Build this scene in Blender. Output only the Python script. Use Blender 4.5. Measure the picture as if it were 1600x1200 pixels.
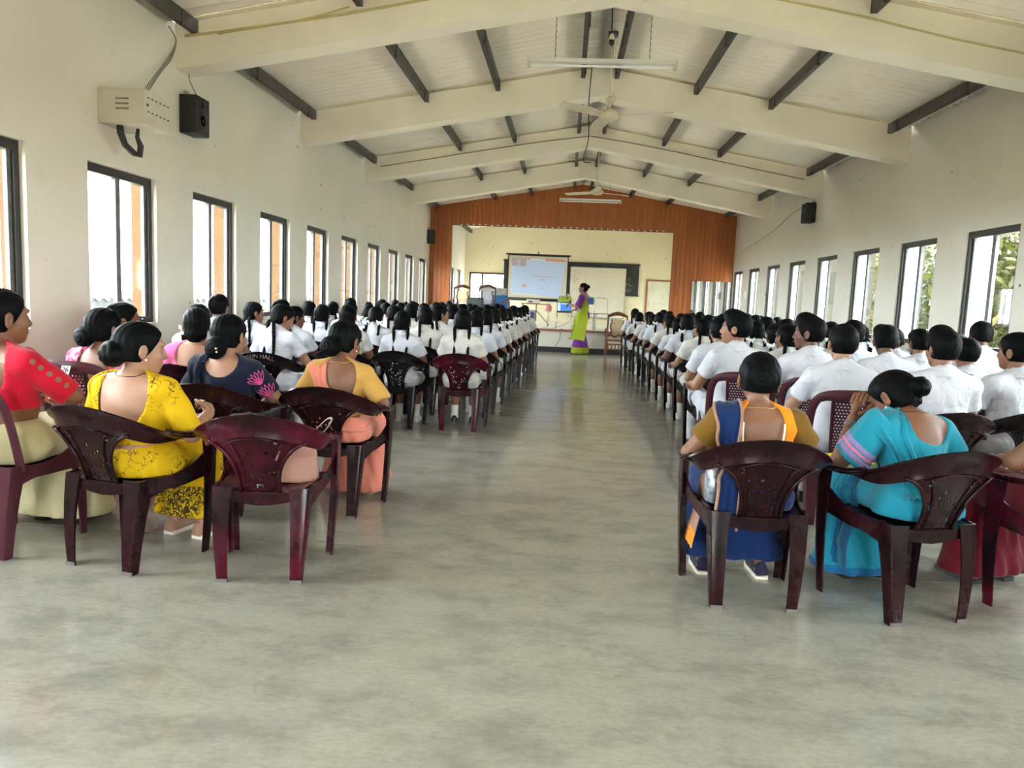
import bpy, bmesh, math, random
import numpy as np
from mathutils import Vector, Matrix

for _o in list(bpy.data.objects): bpy.data.objects.remove(_o)
random.seed(7); RNG = np.random.default_rng(7)
SC = bpy.context.scene
COL = SC.collection

# ------------------------------------------------------------------ camera
cam_d = bpy.data.cameras.new('camera'); cam = bpy.data.objects.new('camera', cam_d); COL.objects.link(cam)
cam_d.sensor_width = 36.0; cam_d.lens = 1170.0/1600.0*36.0; cam_d.clip_end = 300
_d = Vector((84.0, -130.0, 1170.0)).normalized()
_L = 1170.0**2/(0.042*84+130.0)
_v = Vector((-0.042*_L, _L, 1170.0)); _v = (_v-_d*_v.dot(_d)).normalized()
_X = _v.cross(_d); _up = -_v
R = Matrix(((_X.x, -_X.y, -_X.z), (_d.x, -_d.y, -_d.z), (_up.x, -_up.y, -_up.z)))   # columns: camera x, y(up), z(back) in world
cam.matrix_world = Matrix.Translation((0, 0, 1.3)) @ R.to_4x4()
SC.camera = cam

# ------------------------------------------------------------------ world, sun, window portals, exposure
SC.view_settings.view_transform = 'Standard'; SC.view_settings.look = 'None'
SC.view_settings.exposure = 2.25; SC.view_settings.gamma = 1.0; SC.view_settings.use_curve_mapping = False
W = bpy.data.worlds.new('sky'); SC.world = W; W.use_nodes = True
_bg = W.node_tree.nodes['Background']; _bg.inputs[0].default_value = (0.93, 0.97, 1.0, 1); _bg.inputs[1].default_value = 8.0
W.cycles.sampling_method = 'MANUAL'; W.cycles.sample_map_resolution = 64
_sl = bpy.data.lights.new('sun', 'SUN'); _sl.energy = 5.0; _sl.angle = 0.02; _sl.color = (1, 0.93, 0.80)
sun = bpy.data.objects.new('sun', _sl); COL.objects.link(sun)
sun.rotation_euler = Vector((-0.10, 0.62, -0.95)).to_track_quat('-Z', 'Y').to_euler()
XL, XR = -3.5, 4.08            # inner faces of the side walls
YB, YE, YR = 19.0, 25.8, -3.6  # proscenium, back of the stage, wall behind the camera
WZ0, WZ1, WW = 0.97, 2.17, 0.92
LWIN = [3.78+1.55*k for k in range(-4, 14)]
RWIN = [7.22+1.54*k for k in range(-6, 12)]
DOORS = [(-0.3, 0.9)]     # open doorway behind the camera
def portal(loc, rot, sx, sy):
    l = bpy.data.lights.new('window_portal', 'AREA'); l.shape = 'RECTANGLE'; l.size = sx; l.size_y = sy
    l.cycles.is_portal = True; l.energy = 1
    o = bpy.data.objects.new('window_portal', l); COL.objects.link(o); o.location = loc; o.rotation_euler = rot
# one long portal per wall covers its whole row of windows
for s, xp, wins in ((-1, XL-0.13, LWIN), (1, XR+0.205, RWIN)): portal((xp, (wins[0]+wins[-1]+WW)/2, (WZ0+WZ1)/2), (0, s*math.pi/2, 0), WZ1-WZ0, wins[-1]+WW-wins[0])
for a, b in DOORS: portal(((a+b)/2, YR-0.25, 1.1), (math.pi/2, 0, 0), b-a, 2.2)
portal((-2.72, YE+0.25, 1.36), (-math.pi/2, 0, 0), 1.2, 1.6)
try:
    SC.cycles.use_denoising = True; SC.cycles.use_guiding = True; SC.cycles.use_surface_guiding = True; SC.cycles.guiding_training_samples = 48; SC.cycles.denoising_prefilter = 'ACCURATE'
    SC.cycles.max_bounces = 10; SC.cycles.diffuse_bounces = 6; SC.cycles.glossy_bounces = 4
    SC.cycles.transparent_max_bounces = 12; SC.cycles.sample_clamp_indirect = 5.0
    SC.cycles.caustics_reflective = False; SC.cycles.caustics_refractive = False
except Exception as e: print(e)

# ------------------------------------------------------------------ helpers
class MB:
    def __init__(s): s.v = []; s.f = []; s.m = []
    def add(s, vs, fs, mi=0):
        n = len(s.v); s.v += [tuple(p) for p in vs]; s.f += [tuple(i+n for i in f) for f in fs]; s.m += [mi]*len(fs); return s
    def box(s, x0, x1, y0, y1, z0, z1, mi=0, mx=None):
        vs = [Vector((x, y, z)) for z in (z0, z1) for y in (y0, y1) for x in (x0, x1)]
        if mx is not None: vs = [mx @ p for p in vs]
        return s.add(vs, [(0,2,3,1),(4,5,7,6),(0,1,5,4),(2,6,7,3),(0,4,6,2),(1,3,7,5)], mi)
    def bar(s, a, b, w, h, mi=0, up=(0,0,1), w2=None, h2=None):
        a = Vector(a); b = Vector(b); d = (b-a).normalized(); u = Vector(up)
        sd = d.cross(u)
        if sd.length < 1e-4: sd = d.cross(Vector((0,1,0)))
        sd.normalize(); u = sd.cross(d)
        w2 = w if w2 is None else w2; h2 = h if h2 is None else h2
        vs = [p+sd*(i*ww/2)+u*(j*hh/2) for p, ww, hh in ((a, w, h), (b, w2, h2)) for i, j in ((-1,-1),(1,-1),(1,1),(-1,1))]
        return s.add(vs, [(3,2,1,0),(4,5,6,7),(0,1,5,4),(1,2,6,5),(2,3,7,6),(3,0,4,7)], mi)
    def tube(s, pts, rad, seg=8, mi=0, cap=True, flat=None):
        pts = [Vector(p) for p in pts]; n = len(pts)
        rad = [rad]*n if not hasattr(rad, '__len__') else rad
        up = Vector((0.13, 0.27, 0.95)); vs = []; prev = None
        for i, p in enumerate(pts):
            t = (pts[min(i+1, n-1)]-pts[max(i-1, 0)])
            t = t.normalized() if t.length > 1e-9 else Vector((0,0,1))
            if prev is None:
                sd = t.cross(up)
                if sd.length < 0.05: sd = t.cross(Vector((1,0,0)))
            else: sd = prev-t*prev.dot(t)
            sd.normalize(); prev = sd; u = sd.cross(t)
            for k in range(seg):
                a = 2*math.pi*k/seg; vs.append(p+(sd*math.cos(a)+u*math.sin(a)*(flat or 1))*rad[i])
        fs = [(i*seg+k, i*seg+(k+1)%seg, (i+1)*seg+(k+1)%seg, (i+1)*seg+k) for i in range(n-1) for k in range(seg)]
        if cap: fs += [tuple(range(seg-1, -1, -1)), tuple((n-1)*seg+k for k in range(seg))]
        return s.add(vs, fs, mi)
    def lathe(s, prof, seg=20, o=(0,0,0), mi=0, mx=None):
        vs = []
        for r, z in prof:
            for k in range(seg):
                a = 2*math.pi*k/seg; vs.append(Vector((o[0]+r*math.cos(a), o[1]+r*math.sin(a), o[2]+z)))
        if mx is not None: vs = [mx @ p for p in vs]
        n = len(prof)
        fs = [(i*seg+k, i*seg+(k+1)%seg, (i+1)*seg+(k+1)%seg, (i+1)*seg+k) for i in range(n-1) for k in range(seg)]
        fs += [tuple(range(seg-1, -1, -1)), tuple((n-1)*seg+k for k in range(seg))]
        return s.add(vs, fs, mi)
    def prism(s, poly, d, mi=0):          # poly: list of 3D points, d: extrusion vector
        n = len(poly); a = [Vector(p) for p in poly]; b = [p+Vector(d) for p in a]
        return s.add(a+b, [tuple(range(n-1, -1, -1)), tuple(range(n, 2*n))]+[(i, (i+1) % n, n+(i+1) % n, n+i) for i in range(n)], mi)
    def grid(s, fn, nu, nv, mi=0, skip=None):
        vs = [fn(i/nu, j/nv) for j in range(nv+1) for i in range(nu+1)]
        fs = [(j*(nu+1)+i, j*(nu+1)+i+1, (j+1)*(nu+1)+i+1, (j+1)*(nu+1)+i) for j in range(nv) for i in range(nu) if not (skip and skip(i, j))]
        return s.add(vs, fs, mi)
    def mesh(s, name, mats, smooth=False, recalc=True):
        me = bpy.data.meshes.new(name); me.from_pydata([tuple(p) for p in s.v], [], s.f)
        for m in (mats if isinstance(mats, (list, tuple)) else [mats]): me.materials.append(m)
        me.polygons.foreach_set('material_index', s.m)
        if recalc:
            bm = bmesh.new(); bm.from_mesh(me); bmesh.ops.recalc_face_normals(bm, faces=bm.faces); bm.to_mesh(me); bm.free()
        if smooth: me.polygons.foreach_set('use_smooth', [True]*len(me.polygons))
        me.update(); return me
    def obj(s, name, mats, parent=None, smooth=False, recalc=True): return link(name, s.mesh(name, mats, smooth, recalc), parent)

def link(name, me, parent=None, loc=None, rz=0):
    o = bpy.data.objects.new(name, me); COL.objects.link(o)
    if parent is not None: o.parent = parent
    if loc is not None: o.location = loc
    if rz: o.rotation_euler = (0, 0, rz)
    return o
def tag(o, label=None, cat=None, group=None, kind=None):
    if label: o['label'] = label
    if cat: o['category'] = cat
    if group: o['group'] = group
    if kind: o['kind'] = kind
    return o
def empty(name, loc=(0,0,0), rz=0, parent=None):
    o = link(name, None, parent); o.location = loc; o.rotation_euler = (0, 0, rz); o.empty_display_size = 0.1; return o
def copy_tree(o, parent=None):
    c = o.copy(); COL.objects.link(c); c.parent = parent
    for ch in list(o.children): copy_tree(ch, c)
    return c
def smooth_by_angle(me, ang=40):
    bm = bmesh.new(); bm.from_mesh(me); a = math.radians(ang)
    for f in bm.faces: f.smooth = True
    for e in bm.edges:
        if len(e.link_faces) == 2 and e.calc_face_angle(0) > a: e.smooth = False
    bm.to_mesh(me); bm.free()
def bevel_mesh(me, w, seg=2, ang=30):
    bm = bmesh.new(); bm.from_mesh(me)
    es = [e for e in bm.edges if len(e.link_faces) == 2 and e.calc_face_angle(0) > math.radians(ang)]
    bmesh.ops.bevel(bm, geom=es, offset=w, segments=seg, affect='EDGES', profile=0.6, clamp_overlap=True)
    bm.to_mesh(me); bm.free(); smooth_by_angle(me, 50)

# ------------------------------------------------------------------ materials
class NT:
    def __init__(s, name):
        s.m = bpy.data.materials.new(name); s.m.use_nodes = True; s.t = s.m.node_tree; s.b = s.t.nodes['Principled BSDF']
        s.out = s.t.nodes['Material Output']; s._c = None
    def n(s, typ, **kw):
        nd = s.t.nodes.new(typ)
        for k, v in kw.items():
            if k.startswith('_'): setattr(nd, k[1:], v)
            else: nd.inputs[k.replace('__', ' ')].default_value = v
        return nd
    def l(s, a, b): s.t.links.new(a, b)
    def coord(s, kind='Object', scale=None, rot=None):
        tc = s.n('ShaderNodeTexCoord'); o = tc.outputs[kind]
        if scale is not None or rot is not None:
            mp = s.n('ShaderNodeMapping'); s.l(o, mp.inputs[0])
            if scale is not None: mp.inputs['Scale'].default_value = scale
            if rot is not None: mp.inputs['Rotation'].default_value = rot
            o = mp.outputs[0]
        return o
    def noise(s, co, scale, detail=4, rough=0.55, dist=0.0):
        nd = s.n('ShaderNodeTexNoise', Scale=scale, Detail=detail, Roughness=rough, Distortion=dist); s.l(co, nd.inputs['Vector']); return nd.outputs['Fac']
    def ramp(s, fac, stops, interp='LINEAR'):
        r = s.n('ShaderNodeValToRGB'); e = r.color_ramp.elements; r.color_ramp.interpolation = interp
        while len(e) < len(stops): e.new(0.5)
        for i, (p, c) in enumerate(stops):
            e[i].position = p; e[i].color = (c, c, c, 1) if not hasattr(c, '__len__') else tuple(c)+(1,)
        s.l(fac, r.inputs[0]); return r.outputs[0]
    def mix(s, fac, a, b, mode='MIX'):
        m = s.n('ShaderNodeMix', _data_type='RGBA', _blend_type=mode)
        for i, v in ((0, fac), (6, a), (7, b)):
            if hasattr(v, 'is_linked'): s.l(v, m.inputs[i])
            elif i == 0: m.inputs[0].default_value = v
            else: m.inputs[i].default_value = tuple(v)+(1,)
        return m.outputs[2]
    def bump(s, h, strength=0.3, dist=0.01):
        b = s.n('ShaderNodeBump', Strength=strength, Distance=dist); s.l(h, b.inputs['Height']); s.l(b.outputs[0], s.b.inputs['Normal'])
    def set(s, **kw):
        for k, v in kw.items():
            i = s.b.inputs[k.replace('__', ' ')]
            if hasattr(v, 'is_linked'): s.l(v, i)
            else: i.default_value = tuple(v)+(1,) if (hasattr(v, '__len__') and len(v) == 3) else v
        return s
M = {}
def mat(name, col, rough=0.6, metal=0.0, var=0.12, vscale=6.0, bump=0.0, bscale=60.0, spec=None, coat=0.0):
    t = NT(name); co = t.coord('Object')
    dk = tuple(c*(1-var) for c in col); lt = tuple(min(1, c*(1+var*0.6)) for c in col)
    f = t.noise(co, vscale, 5)
    t.set(Base__Color=t.mix(t.ramp(f, [(0.35, 0.0), (0.65, 1.0)]), dk, lt), Roughness=rough, Metallic=metal)
    if spec is not None: t.b.inputs['Specular IOR Level'].default_value = spec
    if coat: t.b.inputs['Coat Weight'].default_value = coat
    if bump: t.bump(t.noise(co, bscale, 4), bump, 0.01)
    M[name] = t.m; return t.m

def m_wall(name, base, stain):
    t = NT(name); co = t.coord('Object')
    n1 = t.ramp(t.noise(co, 0.9, 6, 0.6), [(0.35, 0.0), (0.7, 1.0)])
    c = t.mix(n1, stain, base)
    # lower grime with a ragged shape
    n2 = t.ramp(t.noise(co, 3.5, 7, 0.65, 0.4), [(0.60, 0.0), (0.78, 0.45)])
    c = t.mix(n2, c, tuple(x*0.72 for x in base))
    # chipped paint: small dark flecks
    v = t.n('ShaderNodeTexVoronoi', Scale=3.6, Randomness=1.0); t.l(co, v.inputs['Vector'])
    ck = t.noise(co, 38, 3)
    add = t.n('ShaderNodeMath', _operation='ADD'); t.l(v.outputs['Distance'], add.inputs[0])
    mm = t.n('ShaderNodeMath', _operation='MULTIPLY'); t.l(ck, mm.inputs[0]); mm.inputs[1].default_value = 0.085; t.l(mm.outputs[0], add.inputs[1])
    chip = t.ramp(add.outputs[0], [(0.098, 1.0), (0.112, 0.0)])
    big = t.ramp(t.noise(co, 0.7, 2), [(0.44, 0.0), (0.52, 1.0)])
    ch = t.mix(1.0, chip, big, 'MULTIPLY')
    c = t.mix(ch, c, (0.16, 0.14, 0.11))
    t.set(Base__Color=c, Roughness=0.85); t.bump(t.noise(co, 45, 5), 0.12, 0.01)
    M[name] = t.m
m_wall('plaster', (0.76, 0.735, 0.64), (0.70, 0.675, 0.58))
m_wall('plaster_stage', (0.80, 0.73, 0.53), (0.74, 0.67, 0.47))
def m_floor():
    t = NT('polished_concrete'); co = t.coord('Object')
    a = t.noise(co, 0.7, 8, 0.62); b = t.noise(t.coord('Object', (1.0, 1.7, 1.0)), 2.4, 12, 0.74); d = t.noise(t.coord('Object', (1.0, 2.2, 1.0)), 30, 6, 0.7)
    c = t.mix(t.ramp(a, [(0.25, 0.0), (0.75, 1.0)]), (0.275, 0.264, 0.225), (0.350, 0.334, 0.280))
    c = t.mix(t.ramp(b, [(0.36, 0.0), (0.64, 0.9)]), c, (0.385, 0.372, 0.318))
    c = t.mix(t.ramp(b, [(0.30, 0.8), (0.52, 0.0)]), c, (0.205, 0.202, 0.176))
    c = t.mix(t.ramp(d, [(0.30, 0.45), (0.58, 0.0)]), c, (0.20, 0.197, 0.172))
    r = t.ramp(a, [(0.3, 0.11), (0.7, 0.20)])
    t.set(Base__Color=c, Roughness=r); t.b.inputs['Specular IOR Level'].default_value = 0.55
    h = t.noise(t.coord('Object', (1.0, 2.6, 1.0)), 2.2, 2, 0.5); t.bump(h, 0.05, 0.02)
    M['floor'] = t.m
m_floor()
def m_wood_panel():
    t = NT('varnished_planks'); co = t.coord('Object', (9.0, 9.0, 0.55)); oi = t.n('ShaderNodeObjectInfo')
    ad = t.n('ShaderNodeVectorMath', _operation='ADD'); t.l(co, ad.inputs[0])
    sc = t.n('ShaderNodeVectorMath', _operation='SCALE'); sc.inputs[0].default_value = (17, 5, 31); t.l(oi.outputs['Random'], sc.inputs['Scale']); t.l(sc.outputs[0], ad.inputs[1])
    n = t.noise(ad.outputs[0], 2.2, 7, 0.6, 1.2)
    c = t.mix(t.ramp(n, [(0.3, 0.0), (0.72, 1.0)]), (0.29, 0.072, 0.012), (0.47, 0.145, 0.026))
    c = t.mix(t.ramp(oi.outputs['Random'], [(0.0, 0.0), (1.0, 0.32)]), c, (0.22, 0.055, 0.012))
    t.set(Base__Color=c, Roughness=0.38); t.bump(n, 0.12, 0.004); M['wood_panel'] = t.m
m_wood_panel()
def m_wood(name, a, b, rough=0.4, sc=(6, 6, 0.8)):
    t = NT(name); n = t.noise(t.coord('Object', sc), 3.0, 6, 0.6, 1.0)
    t.set(Base__Color=t.mix(t.ramp(n, [(0.3, 0.0), (0.7, 1.0)]), a, b), Roughness=rough); M[name] = t.m
m_wood('carved_wood', (0.10, 0.03, 0.014), (0.22, 0.075, 0.03)); m_wood('red_wood', (0.22, 0.07, 0.03), (0.36, 0.13, 0.055))
m_wood('dark_carved_wood', (0.045, 0.016, 0.012), (0.11, 0.035, 0.02))
def m_roof():
    t = NT('whitewashed_sheet'); co = t.coord('Object')
    n = t.ramp(t.noise(co, 1.1, 6, 0.65), [(0.35, 0.0), (0.7, 1.0)]); c = t.mix(n, (0.79, 0.745, 0.64), (0.88, 0.83, 0.72))
    st = t.ramp(t.noise(t.coord('Object', (1.0, 3.0, 1.0)), 2.3, 7, 0.7, 0.4), [(0.58, 0.0), (0.8, 0.5)]); c = t.mix(st, c, (0.40, 0.39, 0.33))
    t.set(Base__Color=c, Roughness=0.9); M['roof'] = t.m
m_roof()
mat('beam_paint', (0.84, 0.795, 0.655), 0.8, var=0.06, vscale=1.5, bump=0.06)
mat('purlin_steel', (0.055, 0.048, 0.04), 0.5, var=0.35, vscale=9)
mat('black_frame', (0.022, 0.021, 0.022), 0.45, var=0.4, vscale=20)
mat('grey_frame', (0.13, 0.135, 0.135), 0.5, 0.0, var=0.25, vscale=18)
mat('maroon_frame', (0.075, 0.03, 0.028), 0.5)
mat('white_paint', (0.72, 0.71, 0.66), 0.6, var=0.05); mat('far_band', (0.040, 0.043, 0.047), 0.9, var=0.2); mat('far_tile', (0.10, 0.10, 0.10), 0.9); mat('door_cream', (0.66, 0.64, 0.50), 0.6)
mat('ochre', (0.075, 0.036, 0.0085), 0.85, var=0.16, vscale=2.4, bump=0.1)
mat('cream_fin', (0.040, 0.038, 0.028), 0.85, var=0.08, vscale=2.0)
mat('ground', (0.34, 0.30, 0.23), 0.95, var=0.25, vscale=0.8)
mat('black', (0.012, 0.012, 0.013), 0.55); mat('dark_grey', (0.045, 0.05, 0.055), 0.6)
mat('metal', (0.42, 0.42, 0.41), 0.35, 0.8); mat('beige_metal', (0.60, 0.58, 0.47), 0.45, var=0.06)
mat('cable_yellow', (0.50, 0.42, 0.18), 0.6); mat('cable_grey', (0.24, 0.22, 0.17), 0.7)
mat('fan_cream', (0.66, 0.60, 0.44), 0.45, var=0.1); mat('chalkboard', (0.030, 0.034, 0.032), 0.75, var=0.5, vscale=3)
mat('whiteboard', (0.70, 0.665, 0.54), 0.35, var=0.05); mat('skirting_black', (0.018, 0.02, 0.018), 0.5)
def m_glass():
    t = NT('window_glass'); tr = t.n('ShaderNodeBsdfTransparent'); tr.inputs[0].default_value = (0.93, 0.96, 0.96, 1)
    g = t.n('ShaderNodeBsdfGlossy', Roughness=0.03); lw = t.n('ShaderNodeLayerWeight', Blend=0.5); pw = t.n('ShaderNodeMath', _operation='POWER'); pw.inputs[1].default_value = 5.0; t.l(lw.outputs['Facing'], pw.inputs[0])
    mu = t.n('ShaderNodeMath', _operation='MULTIPLY_ADD'); mu.inputs[1].default_value = 0.6; mu.inputs[2].default_value = 0.03; t.l(pw.outputs[0], mu.inputs[0]); mx = t.n('ShaderNodeMixShader')
    t.l(mu.outputs[0], mx.inputs[0]); t.l(tr.outputs[0], mx.inputs[1]); t.l(g.outputs[0], mx.inputs[2]); t.l(mx.outputs[0], t.out.inputs[0]); M['glass'] = t.m
m_glass()
def m_mirror():
    t = NT('mirror_silver'); t.set(Base__Color=(0.86, 0.87, 0.86), Metallic=1.0, Roughness=0.02); M['mirror'] = t.m
m_mirror()
def m_frost():
    t = NT('hazy_glass'); tr = t.n('ShaderNodeBsdfTransparent'); tr.inputs[0].default_value = (0.9, 0.93, 0.9, 1)
    df = t.n('ShaderNodeBsdfTranslucent'); df.inputs[0].default_value = (0.75, 0.78, 0.72, 1); mx = t.n('ShaderNodeMixShader'); mx.inputs[0].default_value = 0.35
    t.l(tr.outputs[0], mx.inputs[1]); t.l(df.outputs[0], mx.inputs[2]); t.l(mx.outputs[0], t.out.inputs[0]); M['haze_glass'] = t.m
m_frost()
# ================================================================== the setting
RIDGE_X, RIDGE_Z, SLOPE = 0.29, 4.17, 0.172
def roof_z(x): return RIDGE_Z-SLOPE*abs(x-RIDGE_X)
def struct(o): o['kind'] = 'structure'; return o

g = struct(MB().box(-60, 60, -40, 90, -0.5, -0.25).obj('ground', M['ground']))
# floor: slabs cast between the beams, a thin recessed joint between each pair
fl = struct(MB().box(XL-0.2, XR+0.2, YR-0.2, YB+0.1, -0.25, -0.012).obj('floor', M['skirting_black']))
yj = [YR-0.2, -2.5, 0.6, 3.7, 6.86, 9.95, 13.05, 16.15, YB+0.1]
for a, b in zip(yj[:-1], yj[1:]):
    MB().box(XL-0.2, XR+0.2, a+0.006, b-0.006, -0.05, 0.0).obj('floor_slab', M['floor'], fl)

# side walls, each with a row of window openings
def side_wall(name, x0, x1, wins):
    b = MB(); z_top = 3.6
    b.box(x0, x1, YR-0.2, YE+0.2, -0.25, WZ0); b.box(x0, x1, YR-0.2, YE+0.2, WZ1, z_top)
    ys = [YR-0.2]
    for w in wins: ys += [w, w+WW]
    ys.append(YE+0.2)
    for a, c in zip(ys[0::2], ys[1::2]): b.box(x0, x1, a, c, WZ0, WZ1)
    return struct(b.obj(name, M['plaster']))
side_wall('wall_left', XL-0.125, XL, LWIN); side_wall('wall_right', XR, XR+0.2, RWIN)

# windows: black outer frame, grey sliding sash with its own stile, hazy pane on the far half
wn = 0
_fm = {}
def window(xw, s, y0, far_mat):
    global wn
    wn += 1
    o = struct(empty('window_%d' % wn, (xw, y0, WZ0)))
    if s not in _fm:
        d0, d1 = (-0.115, -0.045) if s < 0 else (0.02, 0.09)
        fr = []
        for (ya, yb, za, zb) in ((0, WW, WZ1-WZ0-0.065, WZ1-WZ0), (0, WW, 0, 0.05), (0, 0.045, 0.05, WZ1-WZ0-0.065), (WW-0.05, WW, 0.05, WZ1-WZ0-0.065)):
            fr.append(('frame', MB().box(d0, d1, ya, yb, za, zb).mesh('frame', M['black_frame'])))
        dm = (d0+d1)/2
        fr.append(('mullion', MB().box(dm-0.018, dm+0.016, 0.44, 0.50, 0.05, WZ1-WZ0-0.065).mesh('mullion', M['grey_frame'])))
        fr.append(('sash_stile', MB().box(dm-0.012, dm+0.016, WW-0.085, WW-0.05, 0.05, WZ1-WZ0-0.065).mesh('sash_stile', M['grey_frame'])))
        fr.append(('pane', MB().box(dm-0.004, dm+0.000, 0.045, 0.47, 0.05, WZ1-WZ0-0.065).mesh('pane', M['glass'])))
        fr.append(('pane', MB().box(dm+0.010, dm+0.014, 0.50, WW-0.05, 0.05, WZ1-WZ0-0.065).mesh('pane', far_mat)))
        _fm[s] = fr
    for n, me in _fm[s]: link(n, me, o)
for y in LWIN: window(XL, -1, y, M['glass'])
for y in RWIN: window(XR, 1, y, M['haze_glass'])
# projecting fins outside, one past the far jamb of every window
ORD = ['first', 'second', 'third', 'fourth', 'fifth', 'sixth', 'seventh', 'eighth', 'ninth', 'tenth', 'eleventh', 'twelfth']
def which(y, wins):
    hall = [w for w in wins if w < YB-0.5]
    return 'outside the %s window from the proscenium' % ORD[len(hall)-1-hall.index(y)] if y in hall else 'outside the %s window beyond the proscenium' % ORD[[w for w in wins if w >= YB-0.5].index(y)]
def fin(x0, x1, y, m, lab, grp):
    b = MB().box(x0, x1, y, y+0.16, -0.25, 2.75); b.box(x0-0.02, x1+0.02, y-0.02, y+0.18, -0.25, 0.0)
    o = b.obj('wall_fin', m); tag(o, lab, 'pillar', grp)
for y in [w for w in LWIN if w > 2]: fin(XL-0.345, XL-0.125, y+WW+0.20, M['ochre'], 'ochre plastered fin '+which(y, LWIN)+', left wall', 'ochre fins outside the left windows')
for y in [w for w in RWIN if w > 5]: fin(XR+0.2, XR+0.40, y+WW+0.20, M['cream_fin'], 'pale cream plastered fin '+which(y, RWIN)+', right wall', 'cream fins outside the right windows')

# wall behind the camera with two open doorways
b = MB(); xs = [XL-0.2]+[v for d in DOORS for v in d]+[XR+0.2]
for a, c in zip(xs[0::2], xs[1::2]): b.box(a, c, YR-0.2, YR, -0.25, 2.2)
b.prism([(XL-0.2, YR-0.2, 2.2), (XR+0.2, YR-0.2, 2.2), (XR+0.2, YR-0.2, 3.55), (RIDGE_X, YR-0.2, 4.2), (XL-0.2, YR-0.2, 3.55)], (0, 0.2, 0))
struct(b.obj('wall_rear', M['plaster']))

# ceiling: corrugated sheets laid in overlapping courses on steel purlins over concrete beams
ce = struct(empty('ceiling', (RIDGE_X, YR, 0)))
def to_c(mb): mb.v = [(p[0]-RIDGE_X, p[1]-YR, p[2]) for p in mb.v]; return mb
BEAMS = [0.4, 3.5, 6.6, 9.7, 12.8, 15.9]
PUR_L = [-3.3, -1.85, -0.95, 0.10]; PUR_R = [0.47, 1.45, 2.36, 3.80]
yb = [YR-0.5]+[v for v in BEAMS]+[19.05, 22.4, YE+0.3]
def sheet(xa, xb, y0, y1, lift):
    mb = MB(); n = int(round((y1-y0)/0.146))*6; nx = 3
    def fn(u, v):
        y = y0+(y1-y0)*u; x = xa+(xb-xa)*v
        return (x, y, roof_z(x)+0.055+lift*(1-v)+0.024*math.sin(2*math.pi*(y-y0)/0.146))
    mb.grid(fn, n, nx)
    k = len(mb.v); mb.add([(p[0], p[1], p[2]+0.009) for p in mb.v], [])
    mb.f += [tuple(i+k for i in reversed(f)) for f in mb.f]; mb.m += mb.m
    # closed ends so the edge of each sheet shows its thickness
    for j in (0, nx):
        r = [j*(n+1)+i for i in range(n+1)]
        for i in range(n): mb.f.append((r[i], r[i+1], r[i+1]+k, r[i]+k)); mb.m.append(0)
    me = to_c(mb).mesh('roof_sheet', M['roof'], smooth=False, recalc=False); smooth_by_angle(me, 50)
    return link('roof_sheet', me, ce)
CL = [(-4.5, -1.62, 0.0), (-1.92, -0.78, 0.03), (-1.02, 0.27, 0.06)]
CR = [(5.05, 2.12, 0.0), (2.44, 1.24, 0.03), (1.53, 0.31, 0.06)]
for a, c in zip(yb[:-1], yb[1:]):
    for xa, xb, lf in CL: sheet(xb, xa, a, c, 0.035) if lf else sheet(xb, xa, a, c, 0.03)
    for xa, xb, lf in CR: sheet(xb, xa, a, c, 0.035) if lf else sheet(xb, xa, a, c, 0.03)
rc = MB().prism([(-0.06, YR-0.5, 4.195), (0.29, YR-0.5, 4.245), (0.64, YR-0.5, 4.195), (0.64, YR-0.5, 4.30), (0.29, YR-0.5, 4.36), (-0.06, YR-0.5, 4.30)], (0, YE-YR+0.8, 0))
to_c(rc).obj('ridge_cap', M['roof'], ce)
for x in PUR_L+PUR_R:
    z = roof_z(x)+0.028; s = -1 if x < RIDGE_X else 1
    mb = MB(); y0, y1 = YR-0.3, YE+0.2
    mb.box(x-0.004, x+0.004, y0, y1, z-0.115, z); mb.box(x, x+s*0.05, y0, y1, z-0.012, z); mb.box(x, x+s*0.05, y0, y1, z-0.115, z-0.107)
    for q in np.arange(y0+0.9, y1, 1.55): mb.box(x-0.012, x+0.012, q, q+0.03, z-0.14, z-0.02)
    to_c(mb).obj('purlin', M['purlin_steel'], ce)
for y in BEAMS:
    zl, zr, zt = 3.16, 3.14, 3.84
    mb = MB().prism([(XL-0.05, y-0.01, zl), (RIDGE_X, y-0.01, zt), (XR+0.05, y-0.01, zr), (XR+0.05, y-0.01, roof_z(XR)+0.02), (RIDGE_X, y-0.01, RIDGE_Z+0.02), (XL-0.05, y-0.01, roof_z(XL)+0.02)], (0, 0.26, 0))
    # short haunch where the beam meets the wall
    o = to_c(mb).obj('roof_beam', M['beam_paint'], ce)

# proscenium: boarded wall with the stage opening
OX0, OX1, OZ = -2.95, 2.59, 3.11
b = MB()
b.prism([(XL-0.02, YB+0.02, 0), (OX0, YB+0.02, 0), (OX0, YB+0.02, OZ), (OX1, YB+0.02, OZ), (OX1, YB+0.02, 0), (XR+0.02, YB+0.02, 0), (XR+0.02, YB+0.02, roof_z(XR)), (RIDGE_X, YB+0.02, RIDGE_Z), (XL-0.02, YB+0.02, roof_z(XL))], (0, 0.14, 0))
wb = struct(b.obj('wall_back', M['red_wood']))
n_pl = 70; pw = (XR-XL)/n_pl
for i in range(n_pl):
    x0 = XL+i*pw+0.003; x1 = XL+(i+1)*pw-0.003; xm = (x0+x1)/2
    zb = OZ-0.02 if OX0 < xm < OX1 else 0.0
    z0, z1 = roof_z(x0)+0.0, roof_z(x1)+0.0; yf = YB-0.004*(i % 3)
    mb = MB().prism([(x0, yf, zb), (x1, yf, zb), (x1, yf, z1), (x0, yf, z0)], (0, 0.03, 0))
    mb.v = [(p[0]-xm, p[1]-YB, p[2]) for p in mb.v]
    o = mb.obj('plank', M['wood_panel'], wb); o.location = (xm, YB, 0)
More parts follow.
